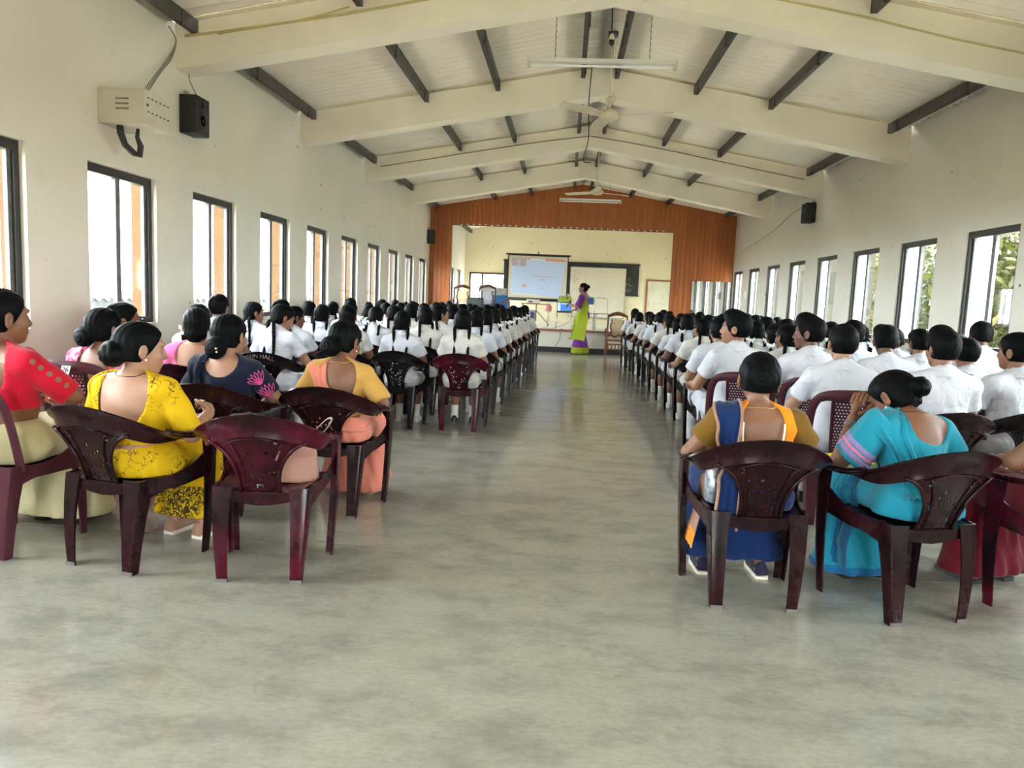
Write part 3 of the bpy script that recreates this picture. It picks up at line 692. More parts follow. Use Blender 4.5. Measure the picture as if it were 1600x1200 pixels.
# ================================================================== people
class Fig:
    """a figure in chair space: +y forward, origin on the floor under the seat"""
    def __init__(s, lean=-0.06, turn=0.0, side=0.0, head=(0, 0, 0), el=None, wr=None, g=1.0, sh=0.165, kn=None, an=None, seated=True, neck=0.0, pel=0.52, belly=0.0, drop=0.0, hs=1.0, nk=0.0, seat=0.431):
        s.seat = seat; s.hs = hs; s.g = g; s.sh = sh
        Rb = rot(turn, 0, side) @ rot(0, -lean, 0); s.Rb = Rb
        s.p0 = V3(0, -0.02, pel); s.seated = seated
        s.waist = s.p0+Rb @ V3(0, 0, 0.15); s.chest = s.p0+Rb @ V3(0, 0.0, 0.29); s.nb = s.p0+Rb @ V3(0, -0.005, 0.445-drop)
        s.shl = {q: s.nb+Rb @ V3(q*sh, 0, -0.055+drop*0.6) for q in (-1, 1)}
        s.Rh = rot(turn*0.5, 0, 0) @ rot(*head); s.hc = s.nb+Rb @ V3(0, 0.02+neck, 0.076)+s.Rh @ V3(0, 0.012, 0.078)*hs+V3(0, 0, nk)
        s.el = el or {q: V3(q*0.225, 0.05, 0.69) for q in (-1, 1)}; s.wr = wr or {q: V3(q*0.09, 0.27, 0.605) for q in (-1, 1)}
        s.hip = {q: s.p0+V3(q*0.088, 0.0, -0.02) for q in (-1, 1)}
        s.kn = kn or {q: V3(q*0.10, 0.41, 0.475) for q in (-1, 1)}; s.an = an or {q: V3(q*0.095, 0.345, 0.085) for q in (-1, 1)}
        s.belly = belly
    # --- pieces of the body
    def torso(s, P, off=0.0):
        g = s.g; R_ = s.Rb
        d = ell(P, s.p0+V3(0, -0.005, 0.0), (0.165*g, 0.125*g, 0.115))
        d = smin(d, ell(P, s.waist+R_ @ V3(0, s.belly*0.5, 0), (0.132*g, (0.098+s.belly)*g, 0.13), R_), 0.06)
        d = smin(d, ell(P, s.chest, (0.150*g, 0.108*g, 0.165), R_), 0.06)
        d = smin(d, rcone(P, s.shl[-1]*0.88+s.shl[1]*0.12, s.shl[1]*0.88+s.shl[-1]*0.12, 0.060*g, 0.060*g), 0.05)
        for q in (-1, 1): d = smin(d, rcone(P, s.nb+V3(0, -0.01, 0.035), s.shl[q]+V3(0, -0.01, 0.0), 0.042, 0.040), 0.04)
        return d-off
    def arms(s, P, off=0.0, upto=1.0, qs=(-1, 1)):
        g = 0.5+0.5*s.g; d = None
        for q in qs:
            e = s.shl[q]+(s.el[q]-s.shl[q])*min(1, upto)
            a = rcone(P, s.shl[q], e, 0.054*g, (0.054-0.013*min(1, upto))*g)
            if upto >= 1: a = smin(a, rcone(P, s.el[q], s.wr[q], 0.041*g, 0.025*g), 0.012)
            d = a if d is None else np.minimum(d, a)
        return d-off
    def neckf(s, P): return rcone(P, s.nb-s.Rb @ V3(0, 0, 0.03), s.hc-s.Rh @ V3(0, 0.02, 0.05), 0.052*(0.6+0.4*s.g), 0.047*(0.6+0.4*s.g))
    def headf(s, P):
        q = (P-s.hc) @ s.Rh/s.hs; x = np.abs(q[:, 0]); qq = np.stack([x, q[:, 1], q[:, 2]], 1)
        d = ell(q, (0, -0.012, 0.022), (0.074, 0.094, 0.084))
        d = smin(d, ell(q, (0, 0.030, -0.045), (0.056, 0.058, 0.062)), 0.03)
        d = smin(d, ell(q, (0, 0.062, -0.090), (0.026, 0.022, 0.020)), 0.025)
        d = smin(d, ell(qq, (0.034, 0.058, -0.030), (0.024, 0.022, 0.022)), 0.02)
        d = smin(d, rcone(q, (0, 0.082, 0.012), (0, 0.100, -0.030), 0.009, 0.013), 0.012)
        d = smin(d, ell(qq, (0.014, 0.090, -0.034), (0.010, 0.010, 0.008)), 0.008)
        d = smin(d, ell(q, (0, 0.080, -0.063), (0.024, 0.016, 0.012)), 0.010)
        d = smin(d, ell(qq, (0.028, 0.076, 0.026), (0.030, 0.012, 0.010)), 0.015)
        d = smax(d, -ell(qq, (0.031, 0.096, 0.004), (0.018, 0.016, 0.012)), 0.012)
        Re = rot(0.45, 0, 0)
        e = np.maximum(ell(qq, (0.080, -0.010, -0.012), (0.022, 0.020, 0.034)), np.abs((qq-V3(0.080, -0.010, -0.012)) @ Re[:, 0])-0.007)
        e = smax(e, -ell(qq, (0.089, -0.006, -0.010), (0.009, 0.011, 0.020)), 0.004)
        return smin(d, e, 0.006)*s.hs
    def legs(s, P, off=0.0):
        d = None
        for q in (-1, 1):
            a = smin(rcone(P, s.hip[q], s.kn[q], 0.088*s.g, 0.058), rcone(P, s.kn[q], s.an[q], 0.052, 0.033), 0.02)
            a = smin(a, ell(P, s.an[q]*0.62+s.kn[q]*0.38+V3(0, -0.012, 0.06), (0.045, 0.048, 0.11)), 0.03)
            a = smin(a, rcone(P, s.an[q]+V3(0, -0.02, -0.045), s.an[q]+V3(0, 0.14, -0.06), 0.034, 0.022), 0.02)
            d = a if d is None else np.minimum(d, a)
        return d-off
    def sit(s, d, P):
        """flatten whatever presses on the seat board"""
        if not s.seated: return d
        b = np.maximum(np.maximum(P[:, 1]-0.245, P[:, 2]-s.seat), s.seat-0.125-P[:, 2]); return smax(d, -b, 0.012)
    def skin(s, P):
        d = smin(s.torso(P), s.arms(P), 0.025); d = smin(d, s.legs(P), 0.02); d = smin(d, s.neckf(P), 0.028)
        return s.sit(smin(d, s.headf(P), 0.014), P)
    def bounds(s):
        pts = np.array([s.hc+V3(0.13, 0.14, 0.14), s.hc-V3(0.13, 0.14, 0.14)]+[p for dd in (s.shl, s.el, s.wr, s.kn, s.an, s.hip) for p in dd.values()])
        lo = pts.min(0)-0.13; hi = pts.max(0)+0.13; hi[1] = max(hi[1], max(s.an[q][1] for q in (-1, 1))+0.2); lo[2] = max(lo[2], -0.03); lo[0] = min(lo[0], -0.24); hi[0] = max(hi[0], 0.24); lo[1] = min(lo[1], -0.2); return lo, hi

def hand_mesh(mb, wrist, fdir, nrm, side, curl=0.5, sc=1.0):
    """palm, four unequal bent fingers and a thumb leaving the side of the palm"""
    w = Vector(wrist); f = Vector(fdir).normalized(); n = Vector(nrm); n = (n-f*n.dot(f)).normalized(); t = f.cross(n)*side
    mb.tube([w-f*0.012*sc, w+f*0.02*sc, w+f*0.05*sc, w+f*0.085*sc], [0.024*sc, 0.031*sc, 0.038*sc, 0.034*sc], 10, flat=0.42)
    # flatten axis guess is fine at this size; fingers follow
    for k, L in enumerate((0.068, 0.078, 0.072, 0.056)):
        o = w+f*0.080*sc+t*((1.5-k)*0.0185*sc); p = [o-f*0.012*sc]; a = 0.0; q = o.copy(); p.append(q.copy())
        for seg in (0.46, 0.30, 0.24):
            a += curl*(0.75 if seg > 0.4 else 0.95); q = q+(f*math.cos(a)-n*math.sin(a))*L*seg*sc; p.append(q.copy())
        mb.tube(p, [0.0088*sc, 0.0090*sc, 0.0084*sc, 0.0076*sc, 0.0058*sc], 7)
    o = w+f*0.028*sc+t*0.024*sc; d1 = (f*0.6+t*0.75-n*0.25).normalized(); d2 = (f*0.9+t*0.2-n*0.35*(0.5+curl)).normalized()
    mb.tube([o-d1*0.01*sc, o+d1*0.018*sc, o+d1*0.036*sc+d2*0.004*sc, o+d1*0.036*sc+d2*0.034*sc, o+d1*0.036*sc+d2*0.046*sc], [0.013*sc, 0.0125*sc, 0.0105*sc, 0.0095*sc, 0.006*sc], 7)

def body_mesh(name, F, skin, h=0.011, hands=True, face=False, hsc=1.0, curl=(0.5, 0.5), hdir=None):
    lo, hi = F.bounds(); v, f = surf(F.skin, lo, hi, h)
    parts = [(v, f, 0)]
    if hands:
        mb = MB()
        for i, q in enumerate((-1, 1)):
            fd = V3(*(hdir[q][0] if hdir else (F.wr[q]-F.el[q])/np.linalg.norm(F.wr[q]-F.el[q])+V3(-q*0.15, 0.25, -0.15)))
            nm = V3(*(hdir[q][1] if hdir else (q*0.25, 0.1, 1.0)))
            hand_mesh(mb, F.wr[q], fd, nm, -q, curl[i], hsc)
        parts.append(mb)
    return np_mesh(name, parts, M[skin])
def face_bits(F, parent):
    """eyes, brows and lips as small children of the person"""
    def W_(p): return tuple(F.hc+F.Rh @ V3(*p)*F.hs)
    for sx in (-1, 1):
        e = MB(); e.lathe([(0.001, -0.010), (0.0085, -0.005), (0.0105, 0.0), (0.0085, 0.005), (0.001, 0.010)], 10)
        e.v = [W_((sx*0.031+p[0]*1.25, 0.0765+p[1]*0.62, 0.004+p[2]*0.50)) for p in e.v]; eo = e.obj('eye', M['eye_white'], parent, smooth=True)
        i = MB().lathe([(0.001, -0.006), (0.0052, -0.003), (0.006, 0.0), (0.0052, 0.003), (0.001, 0.006)], 10)
        i.v = [W_((sx*0.031+p[0], 0.0810+p[1]*0.45, 0.004+p[2]*0.85)) for p in i.v]; i.obj('iris', M['eye_dark'], eo, smooth=True)
        MB().tube([W_((sx*0.012, 0.092, 0.024)), W_((sx*0.028, 0.0905, 0.031)), W_((sx*0.046, 0.081, 0.026))], [0.0030, 0.0042, 0.0022], 6).obj('eyebrow', M['hair'], parent, smooth=True)
        MB().tube([W_((sx*0.018, 0.0865, 0.010)), W_((sx*0.031, 0.090, 0.0125)), W_((sx*0.044, 0.083, 0.009))], [0.0012, 0.0018, 0.0012], 5).obj('eyelashes', M['hair'], parent, smooth=True)
    MB().tube([W_((-0.021, 0.0885, -0.063)), W_((-0.008, 0.0975, -0.0605)), W_((0.008, 0.0975, -0.0605)), W_((0.021, 0.0885, -0.063))], [0.0022, 0.0046, 0.0046, 0.0022], 6).obj('lips', M['lip'], parent, smooth=True)

# --- hair
def hair_fn(F, style):
    bun = style.get('bun'); boy = style.get('boy'); low = style.get('low', -0.085)
    def f(P):
        q = (P-F.hc) @ F.Rh/F.hs; x = np.abs(q[:, 0]); qq = np.stack([x, q[:, 1], q[:, 2]], 1)
        if boy:
            d = ell(q, (0, -0.010, 0.036), (0.083, 0.106, 0.088))
            fade = ell(q, (0, -0.022, 0.005), (0.0775, 0.090, 0.090)); fade = np.maximum(fade, -(q[:, 2]+0.058))
            d = np.maximum(d, -(q[:, 2]+0.012+0.25*(q[:, 1]+0.05)*0)); d = smin(d, fade, 0.02)
            n = V3(0, 0.93, -0.36); d = smax(d, q @ n-0.045, 0.012)
            d = np.maximum(d, -ell(qq, (0.084, -0.002, -0.020), (0.028, 0.030, 0.036)))
            d = d+0.0022*np.sin(q[:, 0]*190+q[:, 2]*90)*np.sin(q[:, 1]*170-q[:, 2]*130+1.0)
            top = style.get('puff', 0.0)
            if top: d = smin(d, ell(q, (0.0, 0.03, 0.095), (0.062, 0.062, 0.030+top)), 0.03)
        else:
            d = ell(q, (0, -0.016, 0.024), (0.0850, 0.1075, 0.094))
            d = smin(d, ell(q, (0, -0.050, -0.045), (0.066, 0.056, 0.062)), 0.03)
            n = V3(0, 0.84, -0.54); d = smax(d, q @ n-0.026, 0.010)
            d = np.maximum(d, -(q[:, 2]-low))
            d = np.maximum(d, -ell(qq, (0.086, -0.004, -0.020), (0.020, 0.026, 0.036)))
            d = d+0.0016*np.sin(q[:, 0]*240+q[:, 1]*60)+0.0035*np.exp(-(q[:, 0]/0.0055)**2)*(q[:, 1] > -0.06 if style.get('part', 1) else 0)
        if bun:
            (bx, by, bz), (rx, ry, rz) = bun
            bq = q-V3(bx, by, bz); a = np.arctan2(bq[:, 2], bq[:, 0]); r = np.hypot(bq[:, 0], bq[:, 2])
            d = smin(d, ell(q, (bx, by, bz), (rx, ry, rz))+0.0025*np.sin(a*2+r*260), 0.010)
        return d*F.hs
    return f
def hair_mesh(F, style, h=0.008):
    f = hair_fn(F, style); r = (0.16+(0.06 if style.get('bun') else 0))*F.hs
    v, q = surf(f, F.hc-r, F.hc+r, h); return np_mesh('hair', [(v, q, 0)], M['hair'])
def braid_mesh(pts, r0=0.019, r1=0.011, n=40):
    pts = [Vector(p) for p in pts]
    def cr(t):
        k = t*(len(pts)-1); i = min(int(k), len(pts)-2); u = k-i
        p0, p1, p2, p3 = pts[max(i-1, 0)], pts[i], pts[i+1], pts[min(i+2, len(pts)-1)]
        return 0.5*((2*p1)+(p2-p0)*u+(2*p0-5*p1+4*p2-p3)*u*u+(3*p1-p0-3*p2+p3)*u**3)
    mb = MB()
    for ph in range(3):        # three plaited strands
        P = []; Rr = []
        for i in range(n+1):
            t = i/n; c = cr(t); a = 2*math.pi*(t*5.5+ph/3); r = r0+(r1-r0)*t
            P.append(c+Vector((math.sin(a)*r*0.55, math.sin(2*a)*r*0.32, 0))); Rr.append(r*(0.66+0.06*math.cos(2*a)))
        mb.tube(P, Rr, 6)
    return mb.mesh('braid', M['hair'], smooth=True)
def bow_mesh(p, col, s=1.0, tails=0.05):
    mb = MB(); p = Vector(p)
    for sx in (-1, 1):
        mb.grid(lambda u, v: p+Vector((sx*(0.004+0.040*s*u), -0.006-0.016*s*math.sin(math.pi*u), (v-0.5)*0.034*s*(0.35+0.9*u)+0.010*s*u)), 6, 3)
        mb.grid(lambda u, v: p+Vector((sx*(0.004+0.016*s*u)+(v-0.5)*0.018*s, -0.014-0.006*math.sin(3*u), -tails*s*u)), 4, 2)
    mb.tube([p+Vector((0, -0.004, -0.012*s)), p+Vector((0, -0.008, 0.012*s))], 0.010*s, 8)
    return finish(solid(mb, 0.002), 'ribbon', M[col], 80)

def wob(P, a=0.004, k=1.0):   # soft folds
    return a*(np.sin(P[:, 0]*31*k+P[:, 2]*17)+np.sin(P[:, 2]*37*k-P[:, 1]*23+1.3)+np.sin(P[:, 1]*41*k+P[:, 0]*13+0.5))/1.5
def shirt_fn(F, sleeve=0.62, off=0.012, hem=0.50, collar=True, cuts=(), flare=0.016):
    def f(P):
        d = F.torso(P, off)
        if sleeve > 0:
            for q in (-1, 1):
                e = F.shl[q]+(F.el[q]-F.shl[q])*sleeve; ax = (F.el[q]-F.shl[q]); ax = ax/np.linalg.norm(ax)
                a = rcone(P, F.shl[q], F.shl[q]+(F.el[q]-F.shl[q])*(sleeve+0.3), 0.060*(0.5+0.5*F.g)+off*0.3, 0.054*(0.5+0.5*F.g)+flare)
                d = smin(d, np.maximum(a, (P-e) @ ax), 0.022)
        d = d+wob(P, 0.0040)+0.0022*np.sin((P[:, 0]+0.25*P[:, 2])*70)*np.clip((F.nb[2]-0.05-P[:, 2])*8, 0, 1)
        d = np.maximum(d, -(P[:, 2]-hem))
        if collar:
            nk = rcone(P, F.nb-F.Rb @ V3(0, 0, 0.02), F.nb+F.Rb @ V3(0, 0.006, 0.052), 0.072, 0.062)
            d = smin(d, np.maximum(nk, (P-F.nb) @ F.Rb[:, 2]-0.040), 0.008)
            d = np.maximum(d, -rcone(P, F.nb+F.Rb @ V3(0, 0.012, 0.01), F.nb+F.Rb @ V3(0, 0.02, 0.12), 0.052, 0.058))
        for c in cuts: d = np.maximum(d, -c(P))
        return d
    return f
def skirt_fn(F, top=0.60, bot=0.36, r0=0.135, r1=0.115, shin=0.0, fold=0.006, kf=1.0):
    def f(P):
        d = ell(P, F.p0+V3(0, -0.005, -0.004), (0.186*F.g, 0.146*F.g, 0.135))
        for q in (-1, 1): d = smin(d, rcone(P, F.hip[q], F.kn[q]+V3(0, 0.01, 0), 0.108*F.g, 0.078), 0.05)
        d = smin(d, rcone(P, F.p0+V3(0, 0.05, 0), (F.kn[-1]+F.kn[1])/2+V3(0, -0.02, 0), 0.12, 0.085), 0.04)
        if shin:
            km = (F.kn[-1]+F.kn[1])/2; am = (F.an[-1]+F.an[1])/2
            for q in (-1, 1): d = smin(d, rcone(P, F.kn[q], F.an[q]+V3(q*0.02, 0.01, 0.0), 0.078, shin), 0.05)
            d = smin(d, rcone(P, km+V3(0, -0.02, -0.02), am+V3(0, 0.0, 0), 0.09, shin), 0.06)
            d = d+fold*np.sin(P[:, 0]*62*kf+P[:, 2]*5)*np.clip((0.50-P[:, 2])/0.3, 0, 1)
        d = d+fold*0.45*np.sin(P[:, 0]*85+P[:, 2]*38+P[:, 1]*9)+wob(P, 0.004)
        d = np.maximum(d, P[:, 2]-top); return F.sit(np.maximum(d, -(P[:, 2]-bot)), P)
    return f
def trouser_fn(F, top=0.60):
    def f(P):
        d = ell(P, F.p0-V3(0, 0, 0.004), (0.184*F.g, 0.145*F.g, 0.135))
        for q in (-1, 1):
            d = smin(d, smin(rcone(P, F.hip[q], F.kn[q], 0.100*F.g, 0.074), rcone(P, F.kn[q], F.an[q], 0.074, 0.062), 0.03), 0.02)
        return F.sit(np.maximum(np.maximum(d+wob(P, 0.004), P[:, 2]-top), -(P[:, 2]-0.075)), P)
    return f
def cloth(name, fn, F, m, parent, h=0.013, lo=None, hi=None):
    l, u = F.bounds(); l = l-0.03; u = u+0.03
    if lo is not None: l = np.maximum(l, np.asarray(lo))
    if hi is not None: u = np.minimum(u, np.asarray(hi))
    v, f = surf(fn, l, u, h); return link(name, np_mesh(name, [(v, f, 0)], M[m]), parent)
def shoe_meshes(F, m_up, m_sole, kind='shoe'):
    out = []
    for q in (-1, 1):
        a = F.an[q]; hl = V3(a[0], a[1]-0.035, 0); up = MB(); so = MB()
        pr = [(-0.02, 0.030), (0.02, 0.034), (0.09, 0.036), (0.15, 0.040), (0.20, 0.034), (0.225, 0.018)]
        if kind == 'shoe':
            tp = [0.085, 0.095, 0.085, 0.060, 0.045, 0.030]
            vs = []
            for (y, w), t in zip(pr, tp):
                for k in range(9):
                    an = math.pi*k/8; vs.append((hl[0]+w*math.cos(an)*(1.0), hl[1]+y, 0.016+(t-0.016)*math.sin(an)**0.7))
            fs = [(i*9+k, i*9+k+1, (i+1)*9+k+1, (i+1)*9+k) for i in range(5) for k in range(8)]+[tuple(range(9)), tuple(45+k for k in range(9))]
            up.add(vs, fs)
        else:
            for y, t in ((0.06, 0.050), (0.14, 0.040)): up.tube([(hl[0]-0.036, hl[1]+y, 0.012), (hl[0]-0.02, hl[1]+y, t+0.012), (hl[0]+0.02, hl[1]+y, t+0.012), (hl[0]+0.036, hl[1]+y, 0.012)], 0.009, 6)
        poly = [(hl[0]+w*1.06, hl[1]+y) for y, w in pr]+[(hl[0]-w*1.06, hl[1]+y) for y, w in reversed(pr)]
        so.prism([(x, y, 0.0) for x, y in poly], (0, 0, 0.022)); out.append((up.mesh('shoe', M[m_up], smooth=True), so.mesh('sole', M[m_sole])))
    return out
def add_shoes(F, parent, m_up, m_sole, kind='shoe', sock=None):
    for i, (u, s) in enumerate(shoe_meshes(F, m_up, m_sole, kind)):
        o = link('shoe' if kind == 'shoe' else 'sandal', u, parent); link('sole', s, o)
        if sock:
            q = (-1, 1)[i]; a = F.an[q]; d = (F.kn[q]-a)/np.linalg.norm(F.kn[q]-a)
            MB().tube([tuple(a-d*0.03), tuple(a+d*0.04), tuple(a+d*0.11)], [0.040, 0.040, 0.043], 12).obj('sock', M[sock], parent, smooth=True)

# ------------------------------------------------------------------ pupils: a few built in full, copied for the rows
def make_pupil(kind, head=(0, 0, 0), skin='skin_a', lean=-0.05, turn=0.0, side=0.0, arms=None, face=False, braids='straight', ribbon='ribbon_white', shirt='school_white', puff=0.0, h=0.011, shoes='shoe_white'):
    kw = {}
    if arms: kw.update(el=arms[0], wr=arms[1])
    F = Fig(lean=lean, turn=turn, side=side, head=head, g=0.93 if kind == 'girl' else 0.98, sh=0.160 if kind == 'girl' else 0.170, hs=1.04, drop=0.012, **kw); F.hc = F.hc+V3(0, 0, 0.012 if kind == 'boy' else 0.0)
    me = body_mesh('person', F, skin, h=h, face=face)
    p = link('person', me)
    link('hair', hair_mesh(F, {'boy': True, 'puff': puff} if kind == 'boy' else {'low': -0.075}), p)
    s = cloth('shirt', shirt_fn(F), F, shirt, p, lo=(-9, -9, 0.44))
    cm = MB().grid(lambda u, v: tuple(F.nb+F.Rb @ V3((0.060+0.022*v)*math.cos(-1.35+u*(2*math.pi-0.36)-math.pi/2+math.pi+0.0), (0.060+0.024*v)*math.sin(-1.35+u*(2*math.pi-0.36)-math.pi/2+math.pi)-0.004, 0.052-0.034*v**1.6-0.020*(0.5+0.5*math.sin(-1.35+u*(2*math.pi-0.36)+math.pi/2)))), 24, 4)
    link('collar', finish(solid(cm, 0.003), 'collar', M[shirt], 70), p)
    if kind == 'boy':
        cloth('trousers', trouser_fn(F), F, shirt, p, h=0.015)
        add_shoes(F, p, 'shoe_black', 'shoe_black')
    else:
        cloth('skirt', skirt_fn(F, fold=0.007), F, shirt, p, h=0.014)
        add_shoes(F, p, shoes, shoes, sock='sock_white')
        for sx in (-1, 1):
            H = lambda x, y, z: F.hc+F.Rh @ V3(x, y, z)
            a = H(sx*0.062, -0.055, -0.045); b = H(sx*0.075, -0.085, -0.085)
            c = V3(b[0]*0.75+F.nb[0]*0.25+sx*0.012, min(b[1], F.shl[sx][1]-0.075), F.shl[sx][2]-0.02)
            if braids == 'straight':
                e = V3(c[0]+sx*0.004, F.chest[1]-0.135, F.shl[sx][2]-0.17); pts = [a, b, c, e]
            else:
                e = V3(c[0]+sx*0.010, c[1]-0.015, F.shl[sx][2]-0.005); pts = [a, b, e, V3(e[0]+sx*0.012, e[1]-0.012, e[2]+0.06)]
            br = link('braid', braid_mesh(pts, 0.019, 0.012), p)
            rb = V3(*pts[-1])+V3(0, -0.010, 0.012) if braids == 'straight' else V3(*b)+V3(sx*0.012, -0.02, -0.01)
            link('ribbon', bow_mesh(tuple(rb), ribbon, 0.9, 0.035), br)
    if face: face_bits(F, p)
    return p, F
# ================================================================== the seated teachers and the presenter
def drape(F, fn, guide, hw, m, parent, name='saree_drape', off=0.016, th=0.004, nu=10, nv=34, snapto=1.0, pleat=0.004, wdir=None, npl=3):
    """cloth strip following guide points over the body; the first part (up to snapto) lies on the surface fn"""
    g = [np.asarray(p, float) for p in guide]; pts = []
    for j in range(nv+1):
        v = j/nv; c = catmull(g, v); t = catmull(g, min(1, v+0.01))-catmull(g, max(0, v-0.01)); t = t/np.linalg.norm(t)
        w = float(catmull([(q,) for q in hw], v)[0]); wd = np.asarray(wdir, float) if wdir is not None else V3(1, 0, 0); wd = wd-t*(wd @ t); wd = wd/np.linalg.norm(wd)
        for i in range(nu+1): pts.append(c+wd*(2*i/nu-1)*w)
    P = np.array(pts); k = int((nu+1)*round(snapto*nv)); 
    if k: P[:k] = snap(fn, P[:k], off)
    Q = P.reshape(nv+1, nu+1, 3)
    for _ in range(4):
        S = Q.copy(); S[1:-1] = (Q[:-2]+Q[1:-1]*2+Q[2:])/4; S[:, 1:-1] = (S[:, :-2]+S[:, 1:-1]*2+S[:, 2:])/4; Q = S
    P = Q.reshape(-1, 3); dd = fn(P); lift = np.clip(off*0.6-dd, 0, 0.03)
    e = 1e-3; gr = np.stack([fn(P+np.eye(3)[i]*e)-fn(P-np.eye(3)[i]*e) for i in range(3)], 1); gr /= (np.linalg.norm(gr, axis=1, keepdims=True)+1e-9)
    u = np.tile(np.arange(nu+1)/nu, nv+1); P = P+gr*(lift+pleat*np.sin(u*2*math.pi*npl))[:, None]
    mb = MB().add(P.tolist(), [(j*(nu+1)+i, j*(nu+1)+i+1, (j+1)*(nu+1)+i+1, (j+1)*(nu+1)+i) for j in range(nv) for i in range(nu)])
    me = solid(mb, th); finish(me, name, M[m], 80); return link(name, me, parent), P.reshape(nv+1, nu+1, 3)
def trim_line(P, m, parent, r=0.005, name='trim'): return MB().tube([tuple(p) for p in P], r, 6).obj(name, M[m], parent, smooth=True)
def ball(p, r, m, parent, name):
    mb = MB().lathe([(r*math.sin(a), -r*math.cos(a)) for a in np.linspace(0.15, math.pi-0.15, 7)], 10, o=tuple(p)); return mb.obj(name, M[m], parent, smooth=True)
def hpt(F, *p): return F.hc+F.Rh @ V3(*p)*F.hs
def bpt(F, *p): return F.nb+F.Rb @ V3(*p)
def neck_cut(F, c, r): return lambda P: ell(P, F.nb+F.Rb @ V3(*c), r, F.Rb)
def necklace(F, parent, m='gold', dz=0.0, r=0.0022):
    fn = lambda P: smin(F.torso(P), F.neckf(P), 0.028)
    pts = [F.nb+F.Rb @ V3(0.072*math.cos(a), 0.075*math.sin(a)-0.005, 0.028-0.03*math.sin(a)+dz) for a in np.linspace(0, 2*math.pi, 33)]
    P = snap(fn, pts, 0.002); return MB().tube([tuple(p) for p in P], r, 5, cap=False).obj('necklace', M[m], parent, smooth=True)
def lady(F, skin, blouse, sleeve, cuts, skirt, hair, hands=None, curl=(0.6, 0.6), skirt_kw=None, collar=False, flare=0.008, hem=0.60, boff=0.009, face=False, h=0.010):
    p = link('person', body_mesh('person', F, skin, h=h, hdir=hands, curl=curl))
    link('hair', hair_mesh(F, hair, 0.0075), p)
    bf = shirt_fn(F, sleeve=sleeve, off=boff, hem=hem, collar=collar, cuts=cuts, flare=flare)
    bo = cloth('blouse', bf, F, blouse, p, h=0.010)
    kw = dict(top=0.60, bot=0.05, shin=0.105); kw.update(skirt_kw or {}); sf = None
    if skirt: sf = skirt_fn(F, **kw); cloth('saree_skirt', sf, F, skirt, p, h=0.013)
    if face: face_bits(F, p)
    return p, bf, sf
def place(o, x, y, rz, s=1.0, label=None, cat=None, group=None, z=0.0, wx=1.0):
    o.location = (x, y, z); o.rotation_euler = (0, 0, rz); o.scale = (s*wx, s, s); return tag(o, label, cat, group)
BUN = ((0, -0.110, -0.030), (0.062, 0.048, 0.060))
LAP = {-1: ((0.55, 0.75, -0.2), (-0.2, 0.2, 1)), 1: ((-0.55, 0.75, -0.2), (0.2, 0.2, 1))}
RIGHT, LEFT = 1, -1

# --- yellow batik saree, clasped hands, head turned to her right
F = Fig(seat=0.442, hs=1.14, drop=0.055, pel=0.49, nk=0.022, lean=-0.02, turn=0.06, head=(-0.62, -0.10, 0), g=1.24, sh=0.185, el={-1: V3(-0.29, 0.02, 0.66), 1: V3(0.285, 0.04, 0.65)}, wr={-1: V3(0.02, 0.30, 0.67), 1: V3(0.20, 0.27, 0.715)}, belly=0.02)
p, bf, sf = lady(F, 'skin_c', 'yellow_batik', 0.92, [neck_cut(F, (-0.035, -0.12, -0.015), (0.188, 0.16, 0.205))], 'yellow_batik', {'low': -0.06, 'bun': ((0.0, -0.112, -0.035), (0.072, 0.055, 0.058)), 'part': 0}, hands={-1: ((0.9, 0.35, 0.15), (-0.2, 0.3, 1)), 1: ((-0.55, 0.5, 0.35), (0.5, 0.5, 0.6))}, curl=(0.75, 0.8), skirt_kw=dict(bot=0.13, shin=0.115))
cloth('saree_border', lambda P: np.maximum(np.maximum(sf(P)-0.006, P[:, 2]-0.30), -(P[:, 2]-0.10)), F, 'yellow_batik_dense', p, h=0.013, hi=(9, 9, 0.34))
drape(F, lambda P: np.minimum(bf(P), F.torso(P)), [bpt(F, -0.13, 0.13, -0.22), bpt(F, -0.135, 0.06, -0.03), bpt(F, -0.145, -0.06, -0.03), bpt(F, -0.175, -0.12, -0.15), bpt(F, -0.18, -0.13, -0.30), bpt(F, -0.18, -0.13, -0.42)], [0.04, 0.035, 0.036, 0.045, 0.06, 0.06], 'yellow_batik', p, off=0.012)
ball(hpt(F, 0.083, 0.004, -0.046), 0.006, 'pearl', p, 'earring'); necklace(F, p, 'eye_dark', 0.0, 0.0016)
MB().box(-0.03, 0.03, -0.004, 0.004, -0.006, 0.006, mx=Matrix.Translation(hpt(F, 0.01, -0.10, 0.045)) @ Matrix.Rotation(0.3, 4, 'Y')).obj('hair_clip', M['pearl'], p)
add_shoes(F, p, 'tan_cloth', 'lace_white')
place(p, -1.99, 3.385, -0.24, 0.935, 'woman in a yellow batik saree with a low bun and clasped hands', 'person')
c = make_fan_chair('plastic_wine', 5); place(c, -1.995, 3.36, -0.24, 1, 'wine plastic armchair under the woman in yellow batik', 'chair')
CH_WINE = c
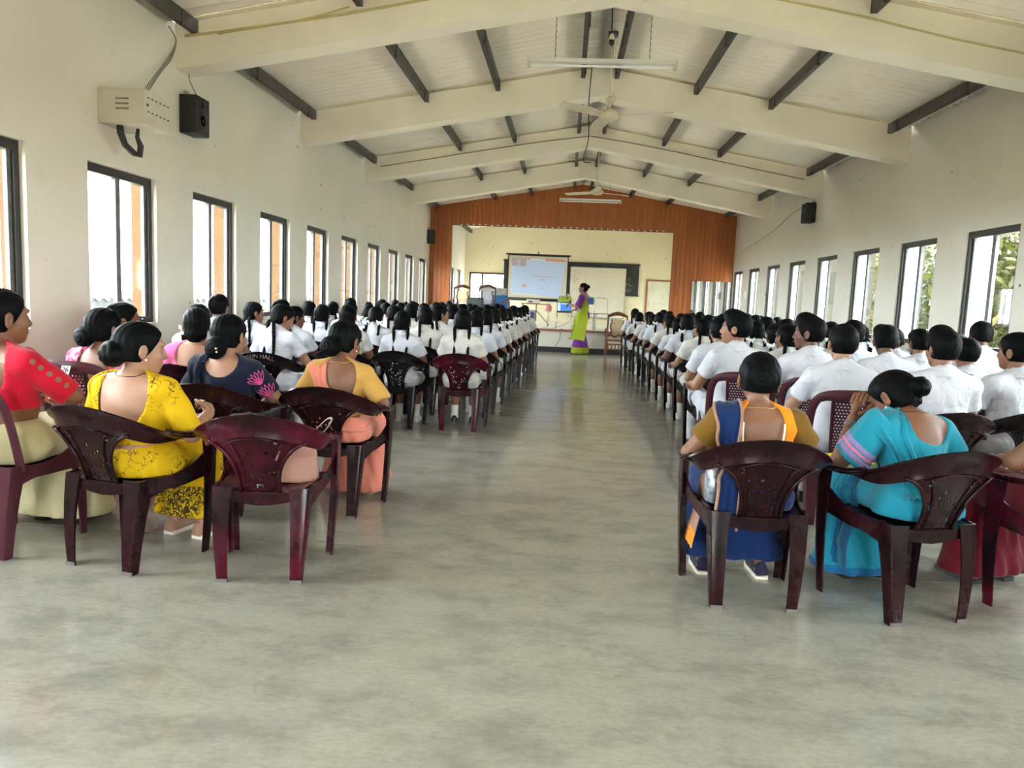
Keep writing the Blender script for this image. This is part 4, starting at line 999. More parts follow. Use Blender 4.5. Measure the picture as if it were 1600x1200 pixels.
# --- the empty chair with the handbag
c = make_fan_chair('plastic_wine_red', 11); place(c, -1.325, 3.345, 0.12, 1, 'wine red plastic armchair holding a blush handbag', 'chair'); CH_RED = c
bag = empty('handbag', (-1.235, 3.40, 0.400), 0.12); tag(bag, 'blush pink leather handbag with a stiff looped strap on a chair', 'bag')
mb = MB()
def bagf(u, v):
    a = 2*math.pi*u; t = 1-0.45*v**2; return (0.108*math.copysign(abs(math.cos(a))**0.5, math.cos(a))*(1-0.25*v), 0.055*t*math.copysign(abs(math.sin(a))**0.6, math.sin(a))+0.02*v, 0.01+0.21*v)
mb.grid(bagf, 28, 8); mb.add([(0, 0, 0.01)], []); bb = finish(solid(mb, 0.006), 'body', M['blush_leather'], 60); link('body', bb, bag)
MB().box(-0.10, 0.10, -0.045, 0.045, 0.0, 0.02).obj('base', M['blush_leather'], bag)
link('flap', finish(solid(MB().grid(lambda u, v: (-0.09+0.18*u, -0.05+0.02*v-0.02*math.sin(math.pi*v), 0.13+0.10*v), 10, 5), 0.005), 'flap', M['blush_leather'], 70), bag)
_sp = [V3(0.05, 0, 0.20), V3(0.095, 0, 0.255), V3(0.145, 0, 0.305), V3(0.168, 0, 0.302), V3(0.150, 0, 0.262), V3(0.105, 0, 0.21)]
st = MB().grid(lambda u, v: tuple(catmull(_sp, u)+V3(0, (v-0.5)*0.034-0.01, 0)), 24, 2)
link('strap', finish(solid(st, 0.004), 'strap', M['lining_grey'], 70), bag)
for k in range(3): ball((0.05+0.02*k, -0.03, 0.215-0.012*k), 0.006, 'gold', bag, 'stud')
# --- peach saree, mustard blouse
F = Fig(seat=0.437, hs=1.14, drop=0.055, pel=0.49, nk=0.022, lean=0.04, turn=0.0, head=(-0.35, -0.28, 0), g=1.03, sh=0.165, el={-1: V3(-0.26, 0.02, 0.69), 1: V3(0.285, -0.02, 0.685)}, wr={-1: V3(-0.10, 0.28, 0.62), 1: V3(0.20, 0.20, 0.63)}, neck=0.01)
p, bf, sf = lady(F, 'skin_b', 'mustard_cloth', 0.95, [neck_cut(F, (0.015, -0.11, -0.035), (0.122, 0.13, 0.175))], 'peach_cloth', {'low': -0.07, 'bun': ((-0.01, -0.105, -0.055), (0.066, 0.046, 0.058)), 'part': 0}, skirt_kw=dict(bot=0.03, shin=0.13, fold=0.010))
for q in (-1, 1):
    a = F.shl[q]; MB().lathe([(0.05, 0.0), (0.062, 0.012), (0.05, 0.03), (0.02, 0.036)], 14, mx=Matrix.Translation(a+V3(0, 0, 0.012)) @ Matrix.Rotation(q*0.7, 4, 'Y')).obj('puff_shoulder', M['mustard_cloth'], p, smooth=True)
_, G = drape(F, lambda P: np.minimum(bf(P), F.torso(P)), [bpt(F, 0.05, 0.12, -0.25), bpt(F, -0.07, 0.10, -0.06), bpt(F, -0.095, 0.0, 0.0), bpt(F, -0.09, -0.10, -0.10), bpt(F, -0.04, -0.13, -0.22), bpt(F, -0.03, -0.14, -0.36)], [0.06, 0.05, 0.052, 0.055, 0.075, 0.085], 'peach_cloth', p, off=0.014, pleat=0.005)
MB().tube([tuple(F.p0+V3(0.19*math.cos(a)*F.g, 0.155*math.sin(a)*F.g, 0.035+0.01*math.sin(3*a))) for a in np.linspace(0, 2*math.pi, 25)], 0.014, 8, cap=False).obj('waist_roll', M['peach_cloth'], p, smooth=True)
ball(hpt(F, 0.084, 0.004, -0.05), 0.006, 'pearl', p, 'earring'); necklace(F, p, 'gold'); add_shoes(F, p, 'tan_cloth', 'tan_cloth')
place(p, -1.33, 4.40, -0.05, 0.945, 'woman with a mustard blouse and peach saree, hair in a low bun', 'person')
c = copy_tree(CH_WINE); place(c, -1.325, 4.365, -0.05, 1, 'wine plastic armchair under the woman in a peach saree', 'chair')
# --- navy saree with bright embroidery on the right sleeve
F = Fig(seat=0.434, hs=1.14, drop=0.055, pel=0.49, nk=0.022, lean=0.0, turn=0.0, head=(-0.16, -0.05, 0), g=1.10, sh=0.172, el={-1: V3(-0.28, 0.02, 0.70), 1: V3(0.275, 0.05, 0.69)}, belly=0.02)
p, bf, sf = lady(F, 'skin_c', 'navy_cloth', 0.82, [neck_cut(F, (0.0, -0.10, 0.035), (0.108, 0.13, 0.095))], 'navy_cloth', {'low': -0.065, 'bun': ((-0.012, -0.102, -0.070), (0.062, 0.046, 0.060)), 'part': 0})
drape(F, lambda P: np.minimum(bf(P), F.torso(P)), [bpt(F, -0.09, 0.12, -0.25), bpt(F, -0.125, 0.07, -0.04), bpt(F, -0.14, -0.02, -0.01), bpt(F, -0.16, -0.10, -0.10), bpt(F, -0.17, -0.14, -0.25), bpt(F, -0.17, -0.14, -0.40)], [0.05, 0.045, 0.048, 0.06, 0.075, 0.08], 'navy_cloth', p, off=0.016, pleat=0.008, npl=4)
sa = F.shl[1]; se = F.el[1]; ax = (se-sa)/np.linalg.norm(se-sa); u1 = np.cross(ax, V3(0, 1, 0)); u1 /= np.linalg.norm(u1); u2 = np.cross(ax, u1)
def onsleeve(t, ang): return sa+ax*t+(u1*math.cos(ang)+u2*math.sin(ang))*0.08
def stitch(pl, m, parent, r=0.0019):
    P = snap(bf, [onsleeve(*q) for q in pl], 0.001); MB().tube([tuple(x) for x in P], r, 5).obj('embroidery', M[m], parent, smooth=True)
cand = [snap(bf, [onsleeve(0.12, a)], 0.0)[0] for a in np.linspace(0, 2*math.pi, 24, endpoint=False)]; back = min(range(24), key=lambda i: cand[i][1]-0.25*cand[i][0]); A0 = back*2*math.pi/24
for fc in (0.062, 0.160):                     # lotus outlines down the sleeve
    for pa in (-1.0, -0.6, -0.2, 0.2, 0.6, 1.0):
        tip = (fc-0.066*math.cos(pa*0.9), A0+pa*0.95); l = [(fc+0.02, A0+pa*0.10)]+[(fc+0.02+(tip[0]-fc-0.02)*s+0.0, A0+pa*0.10+(tip[1]-A0-pa*0.10)*s+0.16*math.sin(math.pi*s)) for s in (0.3, 0.6, 1.0)]
        stitch(l, 'embroidery_pink', p); l2 = [(fc+0.02, A0+pa*0.10)]+[(fc+0.02+(tip[0]-fc-0.02)*s, A0+pa*0.10+(tip[1]-A0-pa*0.10)*s-0.16*math.sin(math.pi*s)) for s in (0.3, 0.6, 1.0)]; stitch(l2, 'embroidery_pink', p)
P = snap(bf, [bpt(F, 0.03+0.13*s, -0.13, -0.19-0.06*s-0.02*abs(math.sin(s*5*math.pi))) for s in np.linspace(0, 1, 31)], 0.001)
trim_line(P, 'embroidery_mint', p, 0.0026, 'embroidery')
ball(hpt(F, 0.028, -0.150, -0.070), 0.007, 'gold', p, 'hairpin'); ball(hpt(F, 0.030, -0.148, -0.088), 0.006, 'pearl', p, 'hairpin'); add_shoes(F, p, 'shoe_black', 'shoe_black')
place(p, -1.965, 4.28, -0.06, 0.952, 'woman in a navy saree with pink embroidery on her sleeve', 'person')
c = copy_tree(CH_WINE); place(c, -1.96, 4.26, -0.05, 1, 'wine plastic armchair under the woman in a navy saree', 'chair')
# --- red blouse with cut-out shoulders, cream saree, at the left edge
F = Fig(seat=0.397, hs=1.14, drop=0.055, pel=0.49, nk=0.022, lean=-0.01, turn=-0.10, head=(-0.34, 0.0, 0), g=1.14, sh=0.182, el={-1: V3(-0.29, 0.05, 0.72), 1: V3(0.27, 0.12, 0.70)}, wr={-1: V3(-0.08, 0.30, 0.64), 1: V3(0.10, 0.34, 0.66)}, belly=0.03)
p, bf, sf = lady(F, 'skin_b', 'red_cloth', 0.92, [neck_cut(F, (0.0, -0.13, -0.02), (0.150, 0.16, 0.20))], 'cream_cloth', {'low': -0.06, 'bun': ((0.0, -0.09, -0.045), (0.058, 0.042, 0.05)), 'part': 0}, hem=0.645, skirt_kw=dict(bot=0.05, shin=0.15, fold=0.004))
sa = F.shl[1]; se = F.el[1]; ax = (se-sa)/np.linalg.norm(se-sa)
for k in range(5):
    c0 = snap(bf, [sa+ax*(0.02+0.045*k)+V3(0.05, -0.045, 0.03)], 0.001)[0]; e = 1e-3; n_ = np.array([bf((c0+np.eye(3)[i]*e)[None])[0]-bf((c0-np.eye(3)[i]*e)[None])[0] for i in range(3)]); n_ /= np.linalg.norm(n_)
    MB().lathe([(0.001, -0.004), (0.013, -0.002), (0.013, 0.0015), (0.001, 0.002)], 12, mx=Matrix.Translation(c0) @ Vector(n_).to_track_quat('Z', 'Y').to_matrix().to_4x4()).obj('cutout', M['skin_b'], p)
trim_line(snap(lambda P: smin(F.torso(P), F.neckf(P), 0.028), [bpt(F, 0.20*s-0.02, -0.06-0.02*math.sin(math.pi*s), 0.03-0.05*s) for s in np.linspace(0, 1, 12)], 0.003), 'gold', p, 0.0022, 'necklace')
drape(F, lambda P: np.minimum(bf(P), F.torso(P)), [bpt(F, 0.18, 0.10, -0.20), bpt(F, 0.13, 0.10, -0.04), bpt(F, 0.115, 0.06, 0.012), bpt(F, 0.10, 0.03, 0.022)], [0.03, 0.032, 0.03, 0.022], 'salmon_cloth', p, off=0.016, nv=14)
add_shoes(F, p, 'shoe_black', 'shoe_black', 'sandal')
place(p, -2.72, 3.45, -0.12, 1.04, 'woman in a red cut-out blouse and cream saree by the wall', 'person')
c = make_lattice_chair('plastic_mauve'); place(c, -2.69, 3.43, -0.12, 1, 'mauve lattice-backed plastic chair under the woman in red', 'chair'); CH_LAT = c
# --- pink floral blouse in the chair with the number sticker
F = Fig(seat=0.434, hs=1.14, drop=0.055, pel=0.49, nk=0.022, lean=0.02, turn=-0.08, head=(-0.25, -0.04, 0), g=1.05, el={-1: V3(-0.27, 0.04, 0.70), 1: V3(0.26, 0.05, 0.69)})
p, bf, sf = lady(F, 'skin_b', 'pink_floral', 0.85, [neck_cut(F, (0.01, -0.11, -0.03), (0.12, 0.13, 0.15))], 'pink_cloth', {'low': -0.07, 'bun': ((-0.03, -0.105, -0.045), (0.060, 0.045, 0.062)), 'part': 0})
drape(F, lambda P: np.minimum(bf(P), F.torso(P)), [bpt(F, -0.09, 0.12, -0.25), bpt(F, -0.11, 0.06, -0.03), bpt(F, -0.13, -0.03, -0.015), bpt(F, -0.14, -0.11, -0.12), bpt(F, -0.14, -0.14, -0.3)], [0.05, 0.045, 0.045, 0.05, 0.06], 'pink_floral', p, off=0.014)
add_shoes(F, p, 'shoe_black', 'shoe_black'); place(p, -2.80, 4.37, -0.04, 0.952, 'woman in a pink floral saree in the chair numbered 26', 'person')
c = copy_tree(CH_LAT); place(c, -2.79, 4.34, -0.04, 1, 'mauve lattice-backed plastic chair with a 26 sticker', 'chair')
stk = MB().box(-0.026, 0.026, -0.0015, 0.0015, -0.024, 0.024); so = stk.obj('sticker', M['ribbon_white'], c); so.location = (0.055, -0.384, 0.803); so.rotation_euler = (-0.40, 0, 0)
def text_mesh(txt, size, m, name='lettering', ext=0.001):
    cu = bpy.data.curves.new('t', 'FONT'); cu.body = txt; cu.size = size; cu.extrude = ext; cu.align_x = 'CENTER'; cu.align_y = 'CENTER'
    o = bpy.data.objects.new('t', cu); COL.objects.link(o); dg = bpy.context.evaluated_depsgraph_get(); me = bpy.data.meshes.new_from_object(o.evaluated_get(dg)); me.name = name
    bpy.data.objects.remove(o); me.materials.clear(); me.materials.append(M[m]); return me
tx = link('number', text_mesh('26', 0.042, 'tie_navy'), so); tx.location = (0, -0.0025, 0); tx.rotation_euler = (math.pi/2, 0, 0)
# --- woman beyond, face turned, glasses
F = Fig(seat=0.428, hs=1.14, drop=0.055, pel=0.49, nk=0.022, lean=0.0, turn=-0.2, head=(-0.85, -0.05, 0), g=1.0)
p, bf, sf = lady(F, 'skin_b', 'pink_cloth', 0.8, [neck_cut(F, (0, -0.1, 0.0), (0.09, 0.12, 0.10))], 'pink_cloth', {'low': -0.07, 'bun': BUN, 'part': 0}, face=True, h=0.011)
for sx in (-1, 1): MB().tube([hpt(F, sx*0.033+0.022*math.cos(a), 0.106, 0.002+0.017*math.sin(a)) for a in np.linspace(0, 2*math.pi, 17)], 0.0018, 5, cap=False).obj('spectacle_rim', M['eye_dark'], p)
add_shoes(F, p, 'shoe_black', 'shoe_black'); place(p, -3.165, 5.17, -0.03, 0.965, 'woman in pink with spectacles looking sideways beside the window wall', 'person')
c = make_fan_chair('plastic_black', 8); place(c, -3.175, 5.14, 0.0, 1, 'black plastic armchair under the woman in spectacles by the wall', 'chair', wx=0.87); CH_BLACK = c
# --- pink blouse, straight back view
F = Fig(seat=0.432, hs=1.14, drop=0.055, pel=0.49, nk=0.022, lean=0.0, turn=0.15, head=(0.19, 0.0, 0), g=1.02, sh=0.17, el={-1: V3(-0.245, 0.04, 0.68), 1: V3(0.245, 0.06, 0.68)})
p, bf, sf = lady(F, 'skin_c', 'pink_cloth', 0.8, [neck_cut(F, (0.0, -0.11, -0.05), (0.125, 0.14, 0.20))], 'pink_cloth', {'low': -0.085, 'bun': ((0, -0.06, -0.055), (0.068, 0.055, 0.058)), 'part': 0})
necklace(F, p, 'gold'); add_shoes(F, p, 'shoe_black', 'shoe_black'); place(p, -2.61, 5.18, 0.06, 0.955, 'woman in a pink blouse with a deep open back and short-cut neat hair', 'person')
c = copy_tree(CH_WINE); place(c, -2.62, 5.15, 0.02, 1, 'wine plastic armchair under the woman in an open-backed pink blouse', 'chair', wx=0.87)
# --- girl with a hand at her cheek
ARM_CHEEK = ({-1: V3(-0.22, 0.05, 0.69), 1: V3(0.175, 0.20, 0.73)}, {-1: V3(-0.09, 0.27, 0.605), 1: V3(0.115, 0.10, 0.965)})
p, F = make_pupil('girl', head=(0.05, -0.1, 0), arms=ARM_CHEEK, skin='skin_b', braids='loop'); place(p, -2.99, 5.98, 0.04, 0.935, 'schoolgirl resting her raised right hand against her cheek', 'person')
c = copy_tree(CH_BLACK); place(c, -2.99, 5.95, 0.0, 1, 'black plastic armchair under the girl resting on her hand', 'chair', wx=0.87)

# --- orange and olive blouse with a royal blue saree
F = Fig(seat=0.446, hs=1.14, drop=0.055, pel=0.49, nk=0.022, lean=-0.03, turn=-0.04, head=(-0.06, 0.0, 0), g=1.08, sh=0.172, el={-1: V3(-0.305, 0.00, 0.685), 1: V3(0.305, 0.00, 0.685)}, wr={-1: V3(-0.16, 0.25, 0.64), 1: V3(0.16, 0.25, 0.64)}, kn={-1: V3(-0.14, 0.40, 0.475), 1: V3(0.12, 0.40, 0.475)}, an={-1: V3(-0.16, 0.22, 0.085), 1: V3(0.14, 0.20, 0.085)})
cut = neck_cut(F, (0.012, -0.11, -0.04), (0.104, 0.13, 0.225))
p, bf, sf = lady(F, 'skin_b', 'orange_cloth', 0.0, [cut], 'royal_cloth', {'low': -0.050, 'bun': ((0, -0.078, 0.012), (0.074, 0.050, 0.068)), 'part': 0}, skirt_kw=dict(bot=0.10, shin=0.10), boff=0.010)
def slv(P):
    d = None
    for q in (-1, 1):
        ax = F.el[q]-F.shl[q]; L = np.linalg.norm(ax); ax = ax/L
        a = np.maximum(rcone(P, F.shl[q]-ax*0.01, F.shl[q]+ax*L*0.85, 0.074, 0.066), (P-F.shl[q]) @ ax-L*0.62)
        a = smin(a, ell(P, F.shl[q]+V3(0, 0, 0.012), (0.066, 0.064, 0.058)), 0.015); d = a if d is None else np.minimum(d, a)
    d = smax(d, np.abs((P-F.nb) @ F.Rb[:, 0])*-1+0.118, 0.01); return d+wob(P, 0.003)
for q in (-1, 1): cloth('sleeve', (lambda q: lambda P: np.maximum(slv(P), -q*P[:, 0]))(q), F, 'olive_cloth', p, h=0.010)
for sx in (-1, 1):
    t = [F.nb+F.Rb @ V3(0.012+sx*0.104*math.sin(a), -0.12, -0.04-0.225*math.cos(a)) for a in np.linspace(0.35, 1.75, 22)]
    P = snap(lambda P: np.maximum(F.torso(P, 0.010), -cut(P)*0), t, 0.003); trim_line(P+V3(0, -0.004, 0), 'lace_white', p, 0.0055, 'lace_trim')
dr, G = drape(F, lambda P: np.minimum(np.minimum(bf(P), F.torso(P)), slv(P)), [bpt(F, -0.03, 0.13, -0.25), bpt(F, -0.095, 0.08, -0.03), bpt(F, -0.130, 0.0, 0.005), bpt(F, -0.146, -0.09, -0.06), bpt(F, -0.155, -0.14, -0.22), V3(-0.145, -0.185, 0.58), V3(-0.155, -0.200, 0.44), V3(-0.16, -0.205, 0.36)], [0.05, 0.045, 0.045, 0.048, 0.05, 0.05, 0.052, 0.055], 'royal_cloth', p, off=0.016, snapto=0.62, nv=44)
for e in (0, -1): trim_line(G[:, e]+V3(0, -0.003, 0), 'tan_cloth', dr, 0.008, 'saree_edging')
drape(F, sf, [V3(-0.16, 0.10, 0.56), V3(-0.20, 0.10, 0.48), V3(-0.235, 0.09, 0.36), V3(-0.26, 0.08, 0.26)], [0.06, 0.07, 0.085, 0.09], 'tan_cloth', p, name='saree_tail', off=0.012, snapto=0.4, nv=16, wdir=(0, 1, 0))
drape(F, sf, [V3(-0.256, 0.08, 0.28), V3(-0.266, 0.08, 0.23), V3(-0.27, 0.08, 0.20)], [0.09, 0.092, 0.095], 'orange_cloth', p, name='saree_tail_hem', off=0.014, snapto=0.0, nv=6, wdir=(0, 1, 0))
necklace(F, p, 'gold', 0.01); add_shoes(F, p, 'tie_navy', 'lace_white')
for k, (a, b) in enumerate((((-0.05, -0.095, 0.02), (-0.02, -0.12, 0.03)), ((0.07, -0.10, 0.0), (0.072, -0.095, -0.02)))): MB().tube([hpt(F, *a), hpt(F, *b)], 0.002, 5).obj('hairpin', M['metal'], p)
place(p, 0.885, 3.44, 0.02, 0.925, 'woman in an orange open-backed blouse and royal blue saree', 'person')
c = copy_tree(CH_WINE); place(c, 0.872, 3.415, 0.03, 1, 'wine plastic armchair under the woman in orange and royal blue', 'chair')
# --- turquoise saree, head bowed onto her hand
F = Fig(seat=0.430, hs=1.12, drop=0.080, pel=0.48, nk=0.0, lean=0.36, turn=0.02, side=0.04, head=(0.50, -0.62, 0.10), g=1.05, sh=0.170, neck=0.012, el={-1: V3(-0.275, 0.20, 0.635), 1: V3(0.265, 0.05, 0.66)}, wr={-1: V3(-0.165, 0.285, 0.835), 1: V3(0.10, 0.30, 0.62)})
cut = neck_cut(F, (0.03, -0.10, 0.02), (0.128, 0.14, 0.125))
p, bf, sf = lady(F, 'skin_b', 'cyan_cloth', 0.80, [cut], 'cyan_cloth', {'low': -0.070, 'bun': ((0.0, -0.128, -0.012), (0.048, 0.042, 0.046)), 'part': 0}, hands={-1: ((0.25, 0.05, 0.95), (-0.7, -0.5, 0.1)), 1: ((-0.6, 0.6, -0.2), (0.2, 0.2, 1))}, curl=(0.35, 0.5), skirt_kw=dict(bot=0.04, shin=0.135, fold=0.009), face=True)
fn = lambda P: np.minimum(bf(P), F.torso(P))
_, G = drape(F, fn, [bpt(F, -0.02, 0.12, -0.24), bpt(F, -0.10, 0.08, -0.03), bpt(F, -0.135, 0.0, 0.0), bpt(F, -0.15, -0.08, -0.08), bpt(F, -0.13, -0.14, -0.22), bpt(F, -0.12, -0.15, -0.36)], [0.06, 0.065, 0.075, 0.08, 0.075, 0.07], 'cyan_cloth', p, off=0.018, pleat=0.009, npl=4)
ax = F.el[-1]-F.shl[-1]; LA = np.linalg.norm(ax); ax = ax/LA; sh0 = F.shl[-1]
def armcloth(P, t0, t1, o=0.0):
    w = P-sh0; t = w @ ax; d = rcone(P, sh0+V3(0, -0.01, 0.02), sh0+ax*LA*0.95+V3(0.01, -0.045, 0.0), 0.076, 0.088)
    d = d+0.005*np.sin(P[:, 1]*70+P[:, 0]*30+t*8)-o; return np.maximum(np.maximum(d, t-LA*t1), LA*t0-t)
sd = cloth('shoulder_drape', lambda P: armcloth(P, -0.25, 0.80), F, 'cyan_cloth', p, h=0.010)
for a, b, m in ((0.40, 0.52, 'mauve_cloth'), (0.52, 0.60, 'rose_stripe'), (0.60, 0.72, 'mauve_cloth')): cloth('woven_stripe', (lambda a, b: lambda P: armcloth(P, a, b, 0.003))(a, b), F, m, sd, h=0.008)
for k in range(4): drape(F, sf, [V3(-0.12-0.02*k, 0.30-0.02*k, 0.56), V3(-0.17-0.015*k, 0.33-0.05*k, 0.42), V3(-0.19-0.012*k, 0.34-0.06*k, 0.24), V3(-0.18-0.015*k, 0.35-0.06*k, 0.10)], [0.03, 0.034, 0.04, 0.046], 'blue_cloth' if k % 2 else 'cyan_cloth', p, name='saree_pleat', off=0.012, snapto=0.8, nv=18, wdir=(0.3, 1, 0), pleat=0.004)
cloth('saree_border', lambda P: np.maximum(np.maximum(sf(P)-0.005, P[:, 2]-0.085), -(P[:, 2]-0.035)), F, 'blue_cloth', p, h=0.013, hi=(9, 9, 0.12))
ball(hpt(F, -0.085, 0.003, -0.048), 0.007, 'pearl', p, 'earring'); ball(hpt(F, 0.083, 0.003, -0.048), 0.007, 'pearl', p, 'earring'); necklace(F, p, 'eye_dark', 0, 0.0014)
fa = (F.wr[-1]-F.el[-1]); fa = fa/np.linalg.norm(fa)
for k in range(3): MB().lathe([(0.029, -0.003), (0.032, 0.0), (0.029, 0.003)], 16, mx=Matrix.Translation(F.wr[-1]-fa*(0.03+0.010*k)) @ Vector(fa).to_track_quat('Z', 'Y').to_matrix().to_4x4()).obj('bangle', M['metal'], p)
MB().box(-0.02, 0.02, -0.005, 0.005, -0.004, 0.004, mx=Matrix.Translation(hpt(F, -0.01, -0.03, 0.118))).obj('hair_clip', M['pearl'], p)
add_shoes(F, p, 'shoe_black', 'shoe_black', 'sandal')
place(p, 1.615, 3.42, 0.24, 0.96, 'woman in a turquoise saree bowing her head onto her raised hand', 'person')
c = copy_tree(CH_WINE); place(c, 1.54, 3.385, 0.28, 1, 'wine plastic armchair under the woman in a turquoise saree', 'chair')
# --- maroon saree at the right edge, hands together on her lap
F = Fig(seat=0.413, hs=1.14, drop=0.055, pel=0.49, nk=0.022, lean=0.02, turn=0.0, head=(0, 0, 0), g=1.08, sh=0.172, el={-1: V3(-0.28, 0.10, 0.68), 1: V3(0.27, 0.10, 0.68)}, wr={-1: V3(-0.09, 0.33, 0.63), 1: V3(0.06, 0.34, 0.655)}, kn={-1: V3(-0.10, 0.44, 0.48), 1: V3(0.10, 0.44, 0.48)}, an={-1: V3(-0.10, 0.42, 0.085), 1: V3(0.10, 0.42, 0.085)})
p, bf, sf = lady(F, 'skin_b', 'maroon_cloth', 0.6, [neck_cut(F, (0, -0.1, 0.0), (0.09, 0.12, 0.10))], 'maroon_cloth', {'low': -0.07, 'bun': BUN, 'part': 0}, hands={-1: ((0.75, 0.5, 0.0), (-0.1, 0.3, 1)), 1: ((-0.8, 0.45, -0.1), (0.1, 0.3, 1))}, curl=(0.5, 0.6), skirt_kw=dict(bot=0.05, shin=0.12))
P = snap(sf, [V3(0.0+0.02*math.sin(9*s), 0.30+0.19*min(1, s*2), 0.60-0.14*max(0, s*2-1)) for s in np.linspace(0, 1, 20)], 0.003); trim_line(P, 'gold', p, 0.011, 'saree_edging')
for k in range(6): ball(snap(sf, [V3(-0.13, 0.46, 0.42-0.06*k)], 0.002)[0], 0.005, 'gold', p, 'sequin')
fa = (F.wr[-1]-F.el[-1]); fa = fa/np.linalg.norm(fa); MB().lathe([(0.030, -0.003), (0.033, 0.0), (0.030, 0.003)], 16, mx=Matrix.Translation(F.wr[-1]-fa*0.03) @ Vector(fa).to_track_quat('Z', 'Y').to_matrix().to_4x4()).obj('bangle', M['gold'], p)
add_shoes(F, p, 'dark_grey', 'dark_grey', 'sandal'); place(p, 2.31, 3.40, 0.36, 1.0, 'woman in a gold-edged maroon saree with hands folded on her lap', 'person')
c = copy_tree(CH_RED); place(c, 2.285, 3.37, 0.36, 1, 'wine red plastic armchair under the woman in maroon', 'chair')
# --- presenter standing by the stage with a microphone
F = Fig(lean=0.0, turn=0.0, head=(0.15, -0.03, 0), g=1.0, sh=0.165, pel=0.90, seated=False, el={-1: V3(-0.25, 0.06, 1.06), 1: V3(0.24, 0.02, 1.05)}, wr={-1: V3(-0.10, 0.26, 1.12), 1: V3(0.16, 0.22, 1.00)}, kn={-1: V3(-0.09, 0.03, 0.48), 1: V3(0.09, 0.02, 0.48)}, an={-1: V3(-0.10, 0.0, 0.085), 1: V3(0.10, -0.01, 0.085)})
p = link('person', body_mesh('person', F, 'skin_b', h=0.012)); link('hair', hair_mesh(F, {'low': -0.07, 'bun': ((0, -0.115, 0.03), (0.05, 0.045, 0.045)), 'part': 0}), p)
bf = shirt_fn(F, sleeve=0.85, off=0.010, hem=1.02, collar=False, cuts=[neck_cut(F, (0, -0.1, 0.02), (0.085, 0.12, 0.09))]); cloth('blouse', bf, F, 'purple_cloth', p)
sf = skirt_fn(F, top=1.05, bot=0.02, shin=0.15, fold=0.010)
for nm, z0, z1, m, o in (('saree_skirt', 0.30, 1.05, 'purple_cloth', 0), ('saree_band', 0.16, 0.31, 'purple_cloth', 0.004), ('saree_hem', 0.02, 0.165, 'lime_cloth', 0.008)): cloth(nm, (lambda z0, z1, o: lambda P: np.maximum(np.maximum(sf(P)-o, P[:, 2]-z1), -(P[:, 2]-z0)))(z0, z1, o), F, m, p)
fn = lambda P: np.minimum(np.minimum(bf(P), F.torso(P)), sf(P))
drape(F, fn, [V3(0.14, 0.12, 0.88), V3(0.05, 0.16, 1.05), bpt(F, -0.09, 0.10, -0.04), bpt(F, -0.12, 0.0, 0.01), bpt(F, -0.15, -0.11, -0.14), V3(-0.20, -0.10, 0.90), V3(-0.22, -0.04, 0.60), V3(-0.22, 0.0, 0.34)], [0.08, 0.09, 0.07, 0.07, 0.09, 0.13, 0.16, 0.17], 'lime_cloth', p, off=0.016, pleat=0.010, npl=4, nv=44, wdir=(0.25, 1, 0), snapto=0.7)
drape(F, sf, [V3(-0.15, 0.02, 0.98), V3(-0.18, 0.06, 0.85), V3(-0.19, 0.10, 0.60), V3(-0.19, 0.12, 0.34)], [0.12, 0.14, 0.15, 0.15], 'lime_cloth', p, name='saree_fall', off=0.012, pleat=0.012, npl=5, wdir=(0, 1, 0))
drape(F, fn, [V3(0.17, -0.02, 1.02), V3(0.0, -0.15, 1.05), V3(-0.17, -0.04, 1.02)], [0.06, 0.06, 0.06], 'lime_cloth', p, name='waist_wrap', off=0.012, wdir=(0, 0, 1))
add_shoes(F, p, 'shoe_black', 'shoe_black', 'sandal'); place(p, 0.42, 18.62, 1.25, 1.085, 'presenter in a lime and purple saree standing in front of the stage', 'person')
mc = empty('microphone', (0, 0, 0)); tag(mc, 'black hand microphone held up by the presenter in lime', 'microphone')
wp = p.matrix_basis @ Vector(tuple(F.wr[-1]+V3(0.03, 0.06, 0.02))) if False else Matrix.LocRotScale(p.location, p.rotation_euler, p.scale) @ Vector(tuple(F.wr[-1]+V3(0.045, 0.06, 0.0)))
mc.location = wp; mc.rotation_euler = (0.5, 0, 1.25)
MB().lathe([(0.012, -0.10), (0.013, 0.02), (0.017, 0.05)], 12).obj('handle', M['black'], mc, smooth=True); MB().lathe([(0.016, 0.05), (0.026, 0.065), (0.027, 0.085), (0.018, 0.105), (0.004, 0.112)], 12).obj('grille', M['dark_grey'], mc, smooth=True)
# ================================================================== the rows of pupils
ARM_REST = ({-1: V3(-0.252, 0.0, 0.685), 1: V3(0.225, 0.05, 0.69)}, {-1: V3(-0.245, 0.24, 0.665), 1: V3(0.09, 0.27, 0.605)})
ARM_LEFT = ({-1: V3(-0.258, -0.02, 0.69), 1: V3(0.225, 0.05, 0.69)}, {-1: V3(-0.262, 0.21, 0.675), 1: V3(0.09, 0.27, 0.605)})
VAR = {}
def proto(key, lab, **kw):
    p, F = make_pupil(**kw); p['label'] = lab; VAR[key] = [p, False, lab, F]
proto('g0', 'girl with straight braids', kind='girl', skin='skin_b')
proto('g1', 'girl with short looped braids', kind='girl', skin='skin_a', braids='loop', head=(0.08, -0.05, 0), shirt='school_white_warm')
proto('g2', 'girl turning her head right', kind='girl', skin='skin_a', head=(-0.75, -0.04, 0), face=True, turn=-0.1)
proto('g3', 'girl with bent head', kind='girl', skin='skin_b', head=(0.05, -0.40, 0), lean=0.10, braids='loop')
proto('g4', 'girl looking left', kind='girl', skin='skin_b', head=(0.42, 0.0, 0.06), shirt='school_white_warm', arms=ARM_LEFT)
proto('g5', 'girl resting her arm', kind='girl', skin='skin_d', head=(0.10, 0, 0), arms=ARM_REST, side=-0.05, braids='loop')
